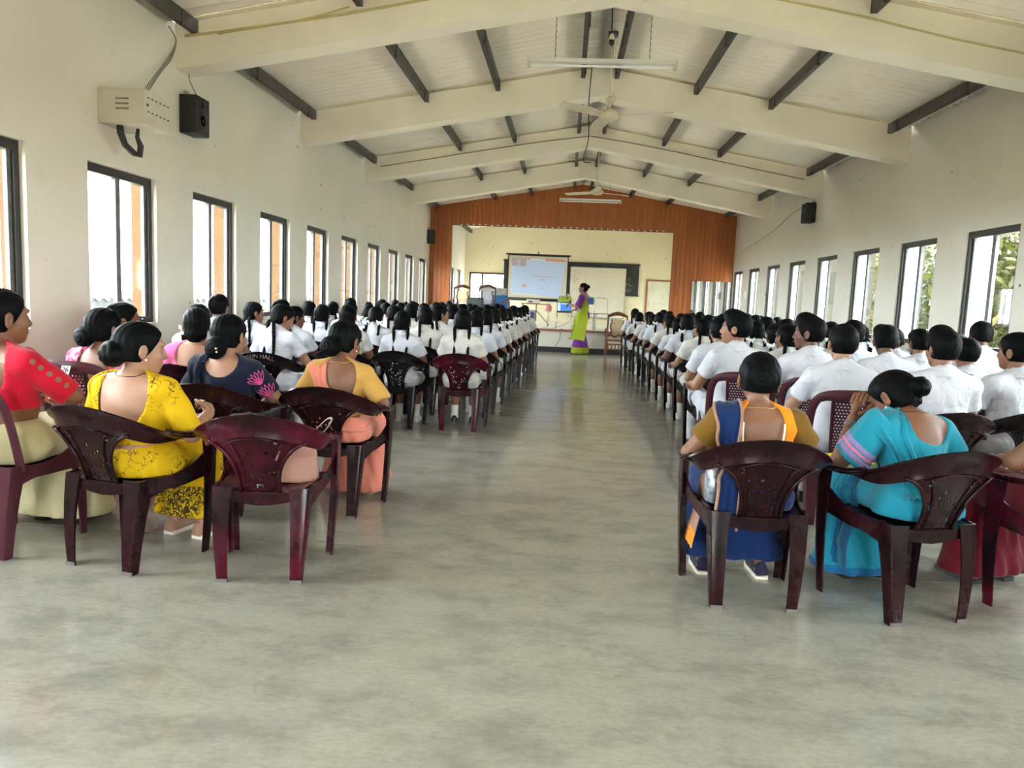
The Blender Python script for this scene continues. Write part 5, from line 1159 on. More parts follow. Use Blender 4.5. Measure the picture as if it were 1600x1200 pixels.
proto('b0', 'boy with short hair', kind='boy', skin='skin_a', head=(0.04, 0.02, 0))
proto('b1', 'boy with bowed head', kind='boy', skin='skin_d', head=(-0.25, -0.22, 0), lean=0.10)
used_chair = {'black': False}
def seat_pupil(key, x, y, rz, s, group, label=None, chair='black', clab=None, cgrp=None, cdy=-0.03, where=None):
    if where: label = VAR[key][2]+', '+where; clab = {'black': 'black', 'wine': 'dark wine', 'red': 'wine red', 'lattice': 'mauve lattice'}[chair]+' plastic armchair, '+where
    v = VAR[key]; p = v[0] if not v[1] else copy_tree(v[0]); v[1] = True
    place(p, x, y, rz, s, label or (v[2]+group[1]), 'person', group[0])
    if chair:
        src = {'black': CH_BLACK, 'wine': CH_WINE, 'red': CH_RED, 'lattice': CH_LAT_P}[chair]; c = copy_tree(src)
        if 'group' in c: del c['group']
        place(c, x-math.sin(rz)*cdy, y+math.cos(rz)*cdy, rz*0.15, 1, clab or ({'black': 'black', 'wine': 'dark wine', 'red': 'wine red', 'lattice': 'mauve lattice'}[chair]+' plastic armchair under a pupil'+group[1].replace(', ', ' ')), 'chair', cgrp or 'chairs of the '+group[0], wx=1.0 if chair == 'lattice' else 0.87)
    return p
CH_LAT_P = make_lattice_chair('plastic_mauve'); CH_LAT_P.location = (1.75, 4.80, 0)
GL = ('pupils left of the aisle', ', left of the aisle'); GR = ('pupils right of the aisle', ', right of the aisle')
R_ = random.Random(21)
# --- left of the aisle: the nearest ones stand out
p, F = make_pupil('girl', head=(0.02, 0.0, 0), skin='skin_a', ribbon='ribbon_teal', shoes='shoe_black', shirt='school_white_warm'); place(p, -0.985, 7.27, 0.03, 0.955, 'schoolgirl with turquoise ribbons on her braids in the aisle seat', 'person')
c = copy_tree(CH_RED); place(c, -0.975, 7.25, 0.0, 1, 'wine red plastic armchair under the girl with turquoise ribbons', 'chair', wx=0.95)
seat_pupil('g0', -1.572, 7.24, 0.0, 0.925, GL, 'schoolgirl with long white ribbon tails hanging beside the turquoise-ribboned girl', 'black', 'black plastic armchair under the girl with long white ribbon tails')
rb = MB()
for dx, l in ((-0.085, 0.30), (0.07, 0.06)): rb.grid(lambda u, v: (dx+(v-0.5)*0.022-0.02*u, -0.175-0.03*math.sin(3*u)-0.10*u, 0.80-l*u), 8, 1)
link('ribbon_tail', finish(solid(rb, 0.002), 'ribbon_tail', M['ribbon_white'], 80), VAR['g0'][0]); 
p, F = make_pupil('girl', head=(-0.80, -0.42, 0), skin='skin_a', face=True, turn=-0.22, lean=0.06, arms=({-1: V3(-0.23, 0.05, 0.69), 1: V3(0.29, 0.02, 0.68)}, {-1: V3(-0.05, 0.28, 0.605), 1: V3(0.30, 0.26, 0.66)})); place(p, -2.52, 6.43, 0.02, 0.955, 'schoolgirl in profile looking down, one thick braid on her back', 'person')
c = copy_tree(CH_BLACK); place(c, -2.51, 6.40, -0.05, 1, 'black plastic armchair lettered MAIN HALL', 'chair')
tm = link('lettering', text_mesh('MAIN HALL', 0.052, 'worn_foot', 'lettering'), c); tm.location = (0.0, -0.345, 0.735); tm.rotation_euler = (math.pi/2-0.28, 0, 0)
bm_ = tm.data
for v_ in bm_.vertices: v_.co.z -= 1.15*v_.co.x*v_.co.x; v_.co.y -= 1.10*v_.co.x*v_.co.x
p, F = make_pupil('girl', head=(-0.75, -0.10, 0), skin='skin_d', face=True, turn=-0.15); place(p, -2.668, 7.27, 0.0, 0.925, 'schoolgirl with spectacles and a long braid in profile', 'person')
for sx in (-1, 1): MB().tube([hpt(F, sx*0.033+0.022*math.cos(a), 0.106, 0.002+0.017*math.sin(a)) for a in np.linspace(0, 2*math.pi, 17)], 0.0018, 5, cap=False).obj('spectacle_rim', M['eye_dark'], p)
c = copy_tree(CH_BLACK); place(c, -2.669, 7.24, 0, 1, 'black plastic armchair under the girl with spectacles and a long braid', 'chair', wx=0.87)
seat_pupil('g2', -3.217, 7.60, -0.03, 0.94, GL, where='beside the left wall behind the tenth row'); seat_pupil('b0', -3.20, 6.79, 0.0, 0.985, GL, 'schoolboy in white sitting against the window wall on the left', 'black', 'black plastic armchair under the boy against the left wall')
seat_pupil('g1', -2.121, 7.26, 0.0, 0.955, GL, where='next to the girl with spectacles and a long braid')
p, F = make_pupil('girl', head=(-0.95, 0.0, 0), skin='skin_a', face=True, turn=-0.12, shirt='school_white_warm'); place(p, -1.50, 8.98, 0.0, 0.965, 'schoolgirl with round spectacles smiling over her shoulder', 'person')
for sx in (-1, 1): MB().tube([hpt(F, sx*0.033+0.022*math.cos(a), 0.106, 0.002+0.017*math.sin(a)) for a in np.linspace(0, 2*math.pi, 17)], 0.0015, 5, cap=False).obj('spectacle_rim', M['metal'], p)
c = copy_tree(CH_WINE); place(c, -1.50, 8.95, 0, 1, 'wine plastic armchair under the girl smiling over her shoulder', 'chair', wx=0.87)
keysL = ['g0', 'g1', 'g0', 'g3', 'g1', 'g4', 'g0', 'g2', 'g1', 'g0', 'g3', 'g0', 'g1']
rows = [8.12, 8.98, 9.84, 10.70, 11.56, 12.42, 13.28, 14.14, 15.0, 15.86]
n = 0
for r, y in enumerate(rows):
    xa = -0.955+0.02*min(r, 9); xs = [xa-0.566*q for q in range(5)]
    for i, x in enumerate(xs):
        if (r == 1 and i == 1): continue
        if r == 9 and i == 0:
            c = copy_tree(CH_BLACK); place(c, x, y-0.05, 0.02, 1, 'empty black plastic armchair at the aisle near the stage', 'chair', wx=0.87); continue
        if r == 9 and i > 3: continue
        k = keysL[(n*5+r) % len(keysL)]
        if i == 4 and r in (3, 6): k = 'b0'
        seat_pupil(k, max(-3.215, x+R_.uniform(-0.006, 0.006)), y+R_.uniform(-0.03, 0.03)+(0.27 if i == 4 else 0.0), R_.uniform(-0.10, 0.07), R_.uniform(0.925, 0.975), GL, chair='wine' if n % 6 == 2 else 'black', where='%s row from the stage, %s seat left of the aisle' % (ORD[9-r], ORD[i])); n += 1
# --- right of the aisle
pA, F = make_pupil('boy', head=(1.02, 0.03, 0), skin='skin_a', face=True, turn=0.30, puff=0.016, arms=ARM_LEFT); place(pA, 1.295, 5.80, 0.0, 1.02, 'schoolboy in white looking left in profile beside the aisle', 'person')
place(CH_LAT_P, 1.31, 5.74, -0.02, 1, 'mauve lattice-backed plastic chair under the boy in profile beside the aisle', 'chair')
pB, F = make_pupil('boy', head=(0.98, -0.02, 0), skin='skin_d', face=True, turn=0.20, puff=0.022); place(pB, 1.80, 5.66, -0.05, 1.015, 'dark-skinned schoolboy in white with thick hair looking left', 'person')
c = copy_tree(CH_LAT_P); place(c, 1.79, 5.62, -0.03, 1, 'mauve lattice-backed plastic chair under the thick-haired boy looking left', 'chair')
pC, F = make_pupil('boy', head=(0.06, 0.0, 0), skin='skin_c', arms=({-1: V3(-0.24, 0.12, 0.70), 1: V3(0.24, 0.05, 0.69)}, {-1: V3(-0.10, 0.20, 0.84), 1: V3(0.09, 0.27, 0.605)})); place(pC, 1.745, 4.85, -0.06, 0.985, 'fair schoolboy with cropped sides and a crisp white collar', 'person')
c = copy_tree(CH_LAT_P); place(c, 1.74, 4.81, -0.05, 1, 'mauve lattice-backed plastic chair under the fair boy with cropped sides', 'chair')
pD, F = make_pupil('boy', head=(0.20, 0.0, 0), skin='skin_a', puff=0.02); place(pD, 2.27, 4.68, -0.05, 0.985, 'broad schoolboy with fluffy hair behind the woman in turquoise', 'person')
c = copy_tree(CH_WINE); place(c, 2.26, 4.65, -0.03, 1, 'wine plastic armchair under the broad boy with fluffy hair', 'chair', wx=0.87)
pE, F = make_pupil('boy', head=(0.45, -0.02, 0), skin='skin_a', turn=0.1); place(pE, 2.82, 4.90, 0.05, 0.98, 'schoolboy in white beyond the woman in maroon, turned slightly left', 'person')
c = copy_tree(CH_BLACK); place(c, 2.82, 4.87, 0.02, 1, 'black plastic armchair under the boy beyond the woman in maroon', 'chair', wx=0.87)
seat_pupil('b0', 2.965, 5.76, 0.0, 0.925, GR, where='behind the broad boy with fluffy hair, towards the windows'); seat_pupil('b1', 3.575, 6.66, 0.0, 1.03, GR, where='tall, against the right wall past the near window'); seat_pupil('b1', 2.40, 5.72, 0.05, 0.985, GR, where='next to the thick-haired boy looking left'); seat_pupil('b0', 3.018, 6.62, 0.0, 0.955, GR, where='below the second nearest right window')
seat_pupil('b0', 3.535, 5.78, 0.0, 0.93, GR, where='against the right wall by the near window'); seat_pupil('b0', 1.34, 6.63, 0.05, 0.975, GR, where='in front of the boy in profile beside the aisle'); seat_pupil('b0', 2.46, 6.62, 0.0, 0.995, GR, where='just beyond the fair boy with cropped sides'); seat_pupil('g1', 2.634, 7.47, 0.0, 0.955, GR, where='amid the boys near the right windows')
seat_pupil('g4', 1.905, 6.62, 0.05, 0.96, GR, where='in front of the thick-haired boy looking left'); seat_pupil('b1', 3.20, 7.46, 0.0, 0.94, GR, where='next to the girl amid the boys, towards the windows')
keysR = ['g4', 'g0', 'g1', 'g0', 'g3', 'g5', 'g0', 'g4', 'g1', 'b0', 'g0', 'g1', 'g2']
rowsR = [7.45+0.89*q for q in range(10)]; n = 0
for r, y in enumerate(rowsR):
    xa = 1.50 if r < 8 else 1.42; xs = [xa+0.566*q for q in range(5)]
    for i, x in enumerate(xs):
        if r == 0 and i in (2, 3): continue
        k = ('g0', 'g4', 'g5', 'g0', 'g4', 'g3', 'g5', 'g4', 'g1', 'g0')[r] if i == 0 else keysR[(n*5+r) % len(keysR)]
        seat_pupil(k, min(3.79, x+R_.uniform(-0.006, 0.006)), y+R_.uniform(-0.03, 0.03), R_.uniform(-0.06, 0.12), R_.uniform(0.925, 0.985), GR, chair='wine' if n % 6 == 2 else 'black', where='%s row from the stage, %s seat right of the aisle' % (ORD[9-r], ORD[i])); n += 1
for k, v in VAR.items():
    if not v[1]:
        for ch in list(v[0].children_recursive): bpy.data.objects.remove(ch)
        bpy.data.objects.remove(v[0])
# ================================================================== fittings and furniture
# --- ceiling fans
def fan(x, y, z, rz, lab):
    f = empty('ceiling_fan', (x, y, z), rz); tag(f, lab, 'fan')
    MB().lathe([(0.03, -0.055), (0.085, -0.045), (0.115, -0.015), (0.115, 0.02), (0.075, 0.05), (0.03, 0.06)], 24).obj('motor', M['fan_cream'], f, smooth=True)
    MB().lathe([(0.02, 0.06), (0.022, 0.10), (0.06, 0.17), (0.055, 0.175), (0.012, 0.16)], 18).obj('canopy', M['fan_cream'], f, smooth=True)
    MB().tube([(0, 0, 0.05), (0, 0, 4.10-z)], 0.011, 8).obj('rod', M['fan_cream'], f, smooth=True)
    MB().lathe([(0.02, 0), (0.05, 0.03), (0.055, 0.07), (0.02, 0.08)], 14, o=(0, 0, 4.04-z)).obj('ceiling_cup', M['dark_grey'], f, smooth=True)
    bl = MB(); bl.grid(lambda u, v: (0.10+0.58*u, (v-0.5)*(0.085+0.05*math.sin(math.pi*min(1, u*1.1))), (v-0.5)*0.030-0.01), 8, 3); bm_ = finish(solid(bl, 0.005), 'blade', M['fan_cream'], 60)
    for k in range(3): b = link('blade', bm_, f); b.rotation_euler = (0, 0, k*2*math.pi/3)
fan(0.36, 8.25, 3.27, -0.30, 'cream ceiling fan hanging in the bay above the aisle, nearer the wall speaker box')
fan(0.48, 14.3, 3.33, 0.5, 'cream ceiling fan hanging close to the boarded proscenium')
# --- tube lights
def tube_light(x0, x1, y, z, lab, chain=True):
    t = empty('tube_light', ((x0+x1)/2, y, z)); tag(t, lab, 'light'); L = (x1-x0)/2
    MB().box(-L, L, -0.03, 0.03, 0.0, 0.035).obj('batten', M['white_paint'], t)
    MB().tube([(-L+0.04, 0, -0.028), (L-0.04, 0, -0.028)], 0.013, 10).obj('tube', M['ribbon_white'], t, smooth=True)
    for s in (-1, 1): MB().box(s*L-0.018, s*L+0.018, -0.025, 0.025, -0.05, 0.04).obj('end_cap', M['beige_metal'], t)
    for s in (-1, 1):
        xx = s*(L-0.25); zt = roof_z((x0+x1)/2+xx)-z; n = int(zt/0.03)
        MB().tube([(xx+(0.003 if k % 2 else -0.003), 0, 0.035+k*(zt-0.035)/n) for k in range(n+1)], [0.006 if k % 2 else 0.003 for k in range(n+1)], 5).obj('chain', M['cable_grey'], t)
tube_light(-0.47, 0.94, 7.6, 3.60, 'white fluorescent batten hung on chains in the bay over the front chairs')
tube_light(-0.23, 1.09, 16.9, 3.51, 'white fluorescent batten hung on chains beside the boarded proscenium')
# --- loudspeakers on the walls
def wall_speaker(loc, rz, s, lab):
    o = empty('wall_speaker', loc, rz); tag(o, lab, 'speaker'); w, d, h = s
    me = MB().box(-w/2, w/2, 0, d, -h/2, h/2).mesh('cabinet', M['black']); bevel_mesh(me, 0.008, 2); link('cabinet', me, o)
    for z, r in ((-h*0.12, w*0.33), (h*0.30, w*0.15)):
        MB().lathe([(r, 0.0), (r, 0.008), (r*0.9, 0.010), (r*0.75, 0.002), (r*0.3, -0.004), (0.004, 0.004)], 20, mx=Matrix.Translation((0, d, z)) @ Matrix.Rotation(-math.pi/2, 4, 'X')).obj('cone', M['dark_grey'], o, smooth=True)
    MB().box(-0.03, 0.03, -0.003, 0.02, h/2, h/2+0.05).obj('bracket', M['metal'], o)
# speakers face into the room: local +y points away from the wall
wall_speaker((XL+0.004, 6.76, 2.81), -math.pi/2, (0.25, 0.155, 0.33), 'black wall speaker beside the beige metal cabinet'); wall_speaker((XR-0.004, 13.15, 2.93), math.pi/2, (0.26, 0.165, 0.32), 'black wall speaker high on the right wall')
wall_speaker((XL+0.004, 18.72, 2.74), -math.pi/2, (0.22, 0.16, 0.34), 'black wall speaker in the corner by the boarded wall')
# --- beige metal cabinet with conduit
cb = empty('metal_cabinet', (XL, 5.46, 2.46)); tag(cb, 'beige metal equipment cabinet fixed high on the left wall', 'cabinet')
me = MB().box(0.0, 0.365, 0.0, 0.37, 0.0, 0.25).mesh('body', M['beige_metal']); bevel_mesh(me, 0.006, 2); link('body', me, cb)
for r in range(2):
    for k in range(6): MB().box(0.3635, 0.367, 0.03+k*0.055, 0.055+k*0.055, 0.09+r*0.10, 0.098+r*0.10).obj('vent_slot', M['black'], cb)
for r in range(3): MB().box(0.14, 0.24, -0.004, 0.001, 0.10+0.035*r, 0.112+0.035*r).obj('louvre', M['cable_grey'], cb)
MB().lathe([(0.010, 0), (0.010, 0.006), (0.003, 0.008)], 10, mx=Matrix.Translation((0.365, 0.03, 0.14)) @ Matrix.Rotation(math.pi/2, 4, 'Y')).obj('lock', M['dark_grey'], cb)
MB().tube([(0.12, 0.08, 0.02), (0.12, 0.09, -0.05), (0.13, 0.13, -0.13), (0.16, 0.19, -0.18), (0.19, 0.22, -0.19), (0.20, 0.22, -0.12), (0.19, 0.19, -0.06), (0.20, 0.19, 0.02)], [0.024, 0.026, 0.024, 0.026, 0.025, 0.022, 0.016, 0.010], 10).obj('conduit', M['black'], cb, smooth=True)
def cable(name, pts, r, m, lab, n=None):
    P = [catmull([V3(*p) for p in pts], t) for t in np.linspace(0, 1, n or len(pts)*6)]; o = MB().tube([tuple(p) for p in P], r, 6).obj(name, M[m], None, smooth=True); return tag(o, lab, 'cable')
for k in range(3): cable('cable', [(XL+0.16, 5.72+0.03*k, 2.70), (XL+0.10, 6.05+0.04*k, 2.95+0.02*k), (XL+0.03, 6.42+0.02*k, 3.22), (XL+0.05, 6.50, 3.38), (XL+0.02, 6.44, 3.48)], 0.005, 'cable_grey', ('slack grey cable rising from the metal cabinet to the roof beam', 'middle grey cable of the bundle above the metal cabinet', 'outer grey cable of the bundle above the metal cabinet')[k])
cable('cable', [(XL+0.05, 6.86, 3.02), (XL+0.03, 6.78, 3.12), (XL+0.03, 6.75, 3.2)], 0.005, 'cable_grey', 'short cable hooked above the black speaker on the left wall')
cable('cable', [(XL+0.1, 6.56, 3.44), (-2.6, 6.56, 3.55), (-1.9, 6.56, 3.66), (-1.0, 6.56, 3.83)], 0.011, 'cable_yellow', 'thick yellow cable along the top of the front beam, left end'); cable('cable', [(-3.1, 6.55, 3.46), (-2.4, 6.55, 3.58), (-1.95, 6.55, 3.70)], 0.007, 'cable_yellow', 'thin yellow cable sagging below the thick one on the front beam')
cable('cable', [(1.6, 6.565, 3.82), (2.3, 6.565, 3.69), (3.1, 6.565, 3.52), (3.9, 6.565, 3.38)], 0.008, 'cable_yellow', 'yellow cable along the top of the front beam, right end')
for s in (-1, 1): cable('cable', [(0.27+s*0.01, 12.775, 4.01), (0.27+s*0.8, 12.775, 3.90), (0.27+s*1.7, 12.775, 3.745), (0.27+s*2.6, 12.775, 3.58), (0.27+s*3.5, 12.775, 3.42)], 0.007, 'cable_grey', 'grey cable clipped along the third beam, %s half' % ('speaker side' if s > 0 else 'window side'))
cable('cable', [(XR-0.04, 12.95, 3.42), (XR-0.03, 13.0, 3.2), (XR-0.05, 13.1, 3.1)], 0.006, 'white_paint', 'white cable dropping to the speaker on the right wall'); cable('cable', [(XR-0.03, 13.2, 3.12), (XR-0.03, 14.2, 3.08), (XR-0.03, 15.4, 2.88), (XR-0.03, 17.0, 2.72), (XR-0.03, 18.9, 2.60)], 0.010, 'white_paint', 'pale cable sagging along the right wall towards the proscenium')
cable('cable', [(0.18, 9.5, 4.17), (0.16, 9.5, 3.7), (0.18, 9.55, 3.3), (0.13, 9.6, 3.05), (0.22, 9.6, 3.02)], 0.006, 'black', 'black cable dangling from the ridge with a plug')
cable('cable', [(0.30, 7.30, 4.21), (0.30, 7.36, 4.0), (0.31, 7.4, 3.80)], 0.006, 'black', 'short flex of the bulb holder at the ridge')
bh = empty('bulb_holder', (0.31, 7.4, 3.72)); tag(bh, 'cream and black bulb holder dangling at the ridge', 'lamp holder'); MB().lathe([(0.010, 0.09), (0.022, 0.07), (0.026, 0.03)], 12).obj('cap', M['fan_cream'], bh, smooth=True); MB().lathe([(0.026, 0.03), (0.024, 0.0), (0.012, -0.02)], 12).obj('socket', M['black'], bh, smooth=True)
# --- switch box and mirror
sb = empty('switch_box', (XR-0.045, 17.55, 1.60)); tag(sb, 'small cream switch box between the last windows of the right wall', 'switch'); MB().box(-0.005, 0.045, -0.12, 0.12, -0.09, 0.09).obj('box', M['beige_metal'], sb); MB().box(-0.012, -0.004, -0.05, 0.03, -0.03, 0.05).obj('rocker', M['white_paint'], sb)
mi = empty('wall_mirror', (3.57, YB-0.018, 1.30)); tag(mi, 'tall frameless wall mirror on the boarded wall, right of the stage', 'mirror'); MB().box(-0.47, 0.47, -0.012, 0.0, -0.62, 0.62).obj('glass', M['mirror'], mi); MB().box(0.475, 0.505, -0.015, 0.0, -0.63, 0.63).obj('edge_strip', M['maroon_frame'], mi)
# --- boards on the stage wall
bd = empty('chalkboard', (0.14, YE-0.025, 2.08)); tag(bd, 'long black chalkboard with chalk smears on the stage wall', 'chalkboard'); MB().box(-2.3, 2.28, -0.02, 0.02, -0.52, 0.52).obj('board', M['chalkboard'], bd)
for s in (-1, 1): MB().box(-2.33, 2.31, -0.03, 0.02, s*0.52-0.02, s*0.52+0.02).obj('edge', M['black'], bd)
R3 = random.Random(4)
for k in range(14):
    x = 1.95+R3.uniform(-0.12, 0.25); z = R3.uniform(-0.4, 0.2); MB().tube([(x+R3.uniform(-.08, .08), -0.022, z+R3.uniform(-.06, .06)) for _ in range(4)], 0.006, 4).obj('chalk_mark', M['cable_grey'], bd)
wb_ = empty('whiteboard', (1.05, YE-0.09, 1.62)); tag(wb_, 'large pale whiteboard leaning in front of the chalkboard', 'whiteboard'); MB().box(-0.92, 0.92, -0.015, 0.015, -0.83, 0.83).obj('board', M['whiteboard'], wb_)
for bx in ((-0.94, 0.94, 0.82, 0.84), (-0.94, 0.94, -0.85, -0.83), (-0.94, -0.92, -0.83, 0.83), (0.92, 0.94, -0.83, 0.83)): MB().box(bx[0], bx[1], -0.02, 0.02, bx[2], bx[3]).obj('edge', M['metal'], wb_)
for k in range(5): MB().tube([(-0.85+0.06*j, -0.018, 0.70-0.09*k+0.015*math.sin(j*2.1+k)) for j in range(3+(k*2) % 4)], 0.005, 4).obj('pen_mark', M['cable_grey'], wb_)
# --- projection screen on its tripod
scn = empty('projection_screen', (-0.83, 21.5, 0.57), 0.05); tag(scn, 'tripod projection screen showing a pale blue slide', 'screen')
sr = MB().box(-0.86, 0.86, -0.006, 0.006, 0.72, 1.98).obj('screen_sheet', M['black'], scn); MB().box(-0.83, 0.83, -0.010, -0.006, 0.77, 1.95).obj('white_field', M['whiteboard'], scn)
def m_emit(name, c, s):
    t = NT(name); t.set(Base__Color=c, Roughness=0.8); t.b.inputs['Emission Color'].default_value = tuple(c)+(1,); t.b.inputs['Emission Strength'].default_value = s; M[name] = t.m
m_emit('slide_blue', (0.42, 0.54, 0.72), 0.07); m_emit('slide_grey', (0.34, 0.30, 0.32), 0.10); m_emit('slide_orange', (0.62, 0.30, 0.18), 0.05); m_emit('slide_white', (0.6, 0.62, 0.66), 0.08); m_emit('laptop_blue', (0.05, 0.16, 0.45), 0.25); m_emit('laptop_pale', (0.35, 0.45, 0.8), 0.25)
sl = MB().prism([(-0.75, -0.012, 0.90), (0.66, -0.012, 0.80), (0.78, -0.012, 1.86), (-0.76, -0.012, 1.86)], (0, 0.002, 0)).obj('slide', M['slide_blue'], scn)
for x0, x1, z0, z1, m in ((-0.75, -0.34, 1.66, 1.88, 'slide_grey'), (-0.34, -0.22, 1.84, 1.88, 'slide_orange'), (-0.22, 0.2, 1.84, 1.88, 'slide_white'), (0.2, 0.74, 1.82, 1.88, 'slide_orange'), (-0.42, -0.32, 1.08, 1.14, 'slide_orange'), (-0.16, 0.48, 1.376, 1.388, 'slide_orange'), (0.04, 0.20, 1.28, 1.30, 'slide_grey'), (0.02, 0.22, 1.04, 1.055, 'slide_grey'), (-0.75, 0.0, 0.86, 0.885, 'slide_white')): MB().box(x0, x1, -0.0145, -0.0125, z0, z1).obj('slide_block', M[m], sl)
for k in range(4): MB().box(-0.62+0.02*(k % 2), -0.50, -0.016, -0.0146, 1.69+0.045*k, 1.70+0.045*k).obj('slide_text', M['slide_white'], sl)
MB().tube([(-0.92, 0, 1.99), (0.92, 0, 1.99)], 0.022, 10).obj('roller', M['black'], scn, smooth=True); MB().tube([(-0.88, 0, 0.72), (0.88, 0, 0.72)], 0.035, 10).obj('case', M['black'], scn, smooth=True); MB().tube([(0, 0.03, 0.12), (0, 0.03, 2.08)], 0.014, 8).obj('pole', M['black'], scn, smooth=True)
for a in (0.4, 2.5, 4.6): MB().tube([(0, 0.03, 0.42), (0.42*math.cos(a), 0.03+0.42*math.sin(a), 0.012)], 0.011, 8).obj('leg', M['black'], scn, smooth=True)
# --- projector table, projector, things under it
tb = empty('projector_table', (-0.81, 20.3, 0.57)); tag(tb, 'small metal-legged table carrying the white projector', 'table'); MB().box(-0.38, 0.38, -0.22, 0.22, 0.60, 0.625).obj('top', M['red_wood'], tb)
for x in (-0.34, 0.34):
    for y in (-0.18, 0.18): MB().tube([(x, y, 0), (x, y, 0.60)], 0.011, 8).obj('leg', M['metal'], tb, smooth=True)
pj = empty('projector', (-0.87, 20.27, 1.195)); tag(pj, 'white projector on the small table facing the screen', 'projector'); me = MB().box(-0.18, 0.18, -0.13, 0.13, 0, 0.11).mesh('body', M['white_paint']); bevel_mesh(me, 0.015, 3); link('body', me, pj); MB().lathe([(0.04, 0), (0.04, 0.03), (0.03, 0.03)], 16, mx=Matrix.Translation((0.07, 0.13, 0.055)) @ Matrix.Rotation(-math.pi/2, 4, 'X')).obj('lens', M['dark_grey'], pj); MB().box(-0.12, -0.02, -0.134, -0.129, 0.03, 0.06).obj('vent', M['dark_grey'], pj)
vp = empty('air_cooler', (-0.90, 20.65, 0.57)); tag(vp, 'small violet upright appliance under the projector table', 'appliance'); mat('violet_plastic', (0.30, 0.27, 0.55), 0.4); me = MB().box(-0.09, 0.09, -0.08, 0.08, 0, 0.44).mesh('body', M['violet_plastic']); bevel_mesh(me, 0.03, 3); link('body', me, vp); MB().box(-0.05, 0.05, -0.086, -0.078, 0.22, 0.38).obj('panel', M['dark_grey'], vp)
pk = empty('cloth_bag', (-0.44, 20.055, 0.985)); tag(pk, 'pink cloth bag hanging from the corner of the projector table', 'bag'); mat('pink_bag', (0.66, 0.26, 0.28), 0.8); MB().lathe([(0.03, 0.0), (0.085, 0.03), (0.08, 0.14), (0.05, 0.19)], 10, mx=Matrix.Diagonal((1, 0.4, 1, 1))).obj('bag', M['pink_bag'], pk, smooth=True); MB().tube([(-0.04, 0, 0.18), (-0.03, 0.022, 0.205), (-0.03, 0.04, 0.214), (0.0, 0.05, 0.214), (0.03, 0.04, 0.214), (0.03, 0.022, 0.205), (0.04, 0, 0.18)], 0.006, 6).obj('handle', M['pink_bag'], pk, smooth=True)
# --- steel school chairs on the stage
mat('lime_board', (0.42, 0.56, 0.05), 0.5); mat('blue_board', (0.02, 0.16, 0.34), 0.5); mat('steel_dark', (0.12, 0.12, 0.12), 0.4, 0.7)
def school_chair(loc, rz, bmat, lab):
    o = empty('school_chair', loc, rz); tag(o, lab, 'chair')
    MB().box(-0.20, 0.20, -0.19, 0.19, 0.42, 0.436).obj('seat', M['steel_dark'], o)
    for x in (-0.19, 0.19):
        MB().tube([(x*1.05, -0.20, 0), (x, -0.18, 0.43), (x*0.92, -0.20, 0.80), (x*0.72, -0.205, 0.845)], 0.010, 8).obj('leg', M['metal'], o, smooth=True); MB().tube([(x*1.05, 0.20, 0), (x, 0.18, 0.43)], 0.010, 8).obj('leg', M['metal'], o, smooth=True)
        MB().tube([(x, -0.19, 0.2), (x, 0.19, 0.2)], 0.008, 6).obj('stretcher', M['metal'], o, smooth=True)
    MB().tube([(-0.137, -0.205, 0.845), (0.137, -0.205, 0.845)], 0.010, 8).obj('top_rail', M['metal'], o, smooth=True)
    if bmat:
        bk = MB().box(-0.165, 0.165, -0.222, -0.205, 0.66, 0.86).mesh('backrest', M[bmat]); bevel_mesh(bk, 0.008, 2); return o, link('backrest', bk, o)
    return o, None
# these stand with their backs to the wall: local -y points away from the camera
o, bk = school_chair((-0.02, 19.62, 0.57), math.pi, 'lime_board', 'steel school chair with a lime backrest numbered 7-4'); t74 = link('number', text_mesh('7-4', 0.13, 'tie_navy'), bk); t74.location = (0, -0.204, 0.80); t74.rotation_euler = (math.pi/2, 0, math.pi)
school_chair((0.58, 19.85, 0.57), math.pi, 'blue_board', 'steel school chair with a blue backrest behind the presenter'); school_chair((0.98, 20.1, 0.57), math.pi+0.15, None, 'bare steel school chair frame beside the whiteboard')
lp = empty('laptop', (-0.04, 19.58, 1.008)); tag(lp, 'open laptop with a blue screen on a school chair', 'laptop'); MB().box(-0.18, 0.18, -0.02, 0.18, 0, 0.018).obj('keyboard_base', M['dark_grey'], lp)
ld = MB().box(-0.18, 0.18, -0.03, -0.018, 0.015, 0.255).obj('lid', M['black'], lp); MB().box(-0.165, 0.165, -0.033, -0.0302, 0.03, 0.24).obj('display', M['laptop_blue'], ld); MB().box(-0.165, -0.09, -0.0345, -0.0331, 0.03, 0.24).obj('menu', M['laptop_pale'], ld); MB().box(-0.07, 0.14, -0.0345, -0.0331, 0.20, 0.225).obj('menu', M['laptop_pale'], ld)
cable('cable', [(0.13, 19.585, 1.018), (0.17, 19.48, 1.02), (0.17, 19.40, 0.98), (0.10, 19.36, 0.75), (-0.30, 19.38, 0.585), (-0.55, 19.9, 0.577)], 0.006, 'cable_grey', 'thin cable trailing from the laptop over the stage floor'); cable('cable', [(-0.05, 19.3, 0.58), (-0.1, 18.95, 0.56), (-0.12, 18.92, 0.3), (-0.35, 18.9, 0.015), (-0.6, 18.8, 0.012)], 0.006, 'black', 'black cable hanging down the stage front to the floor')
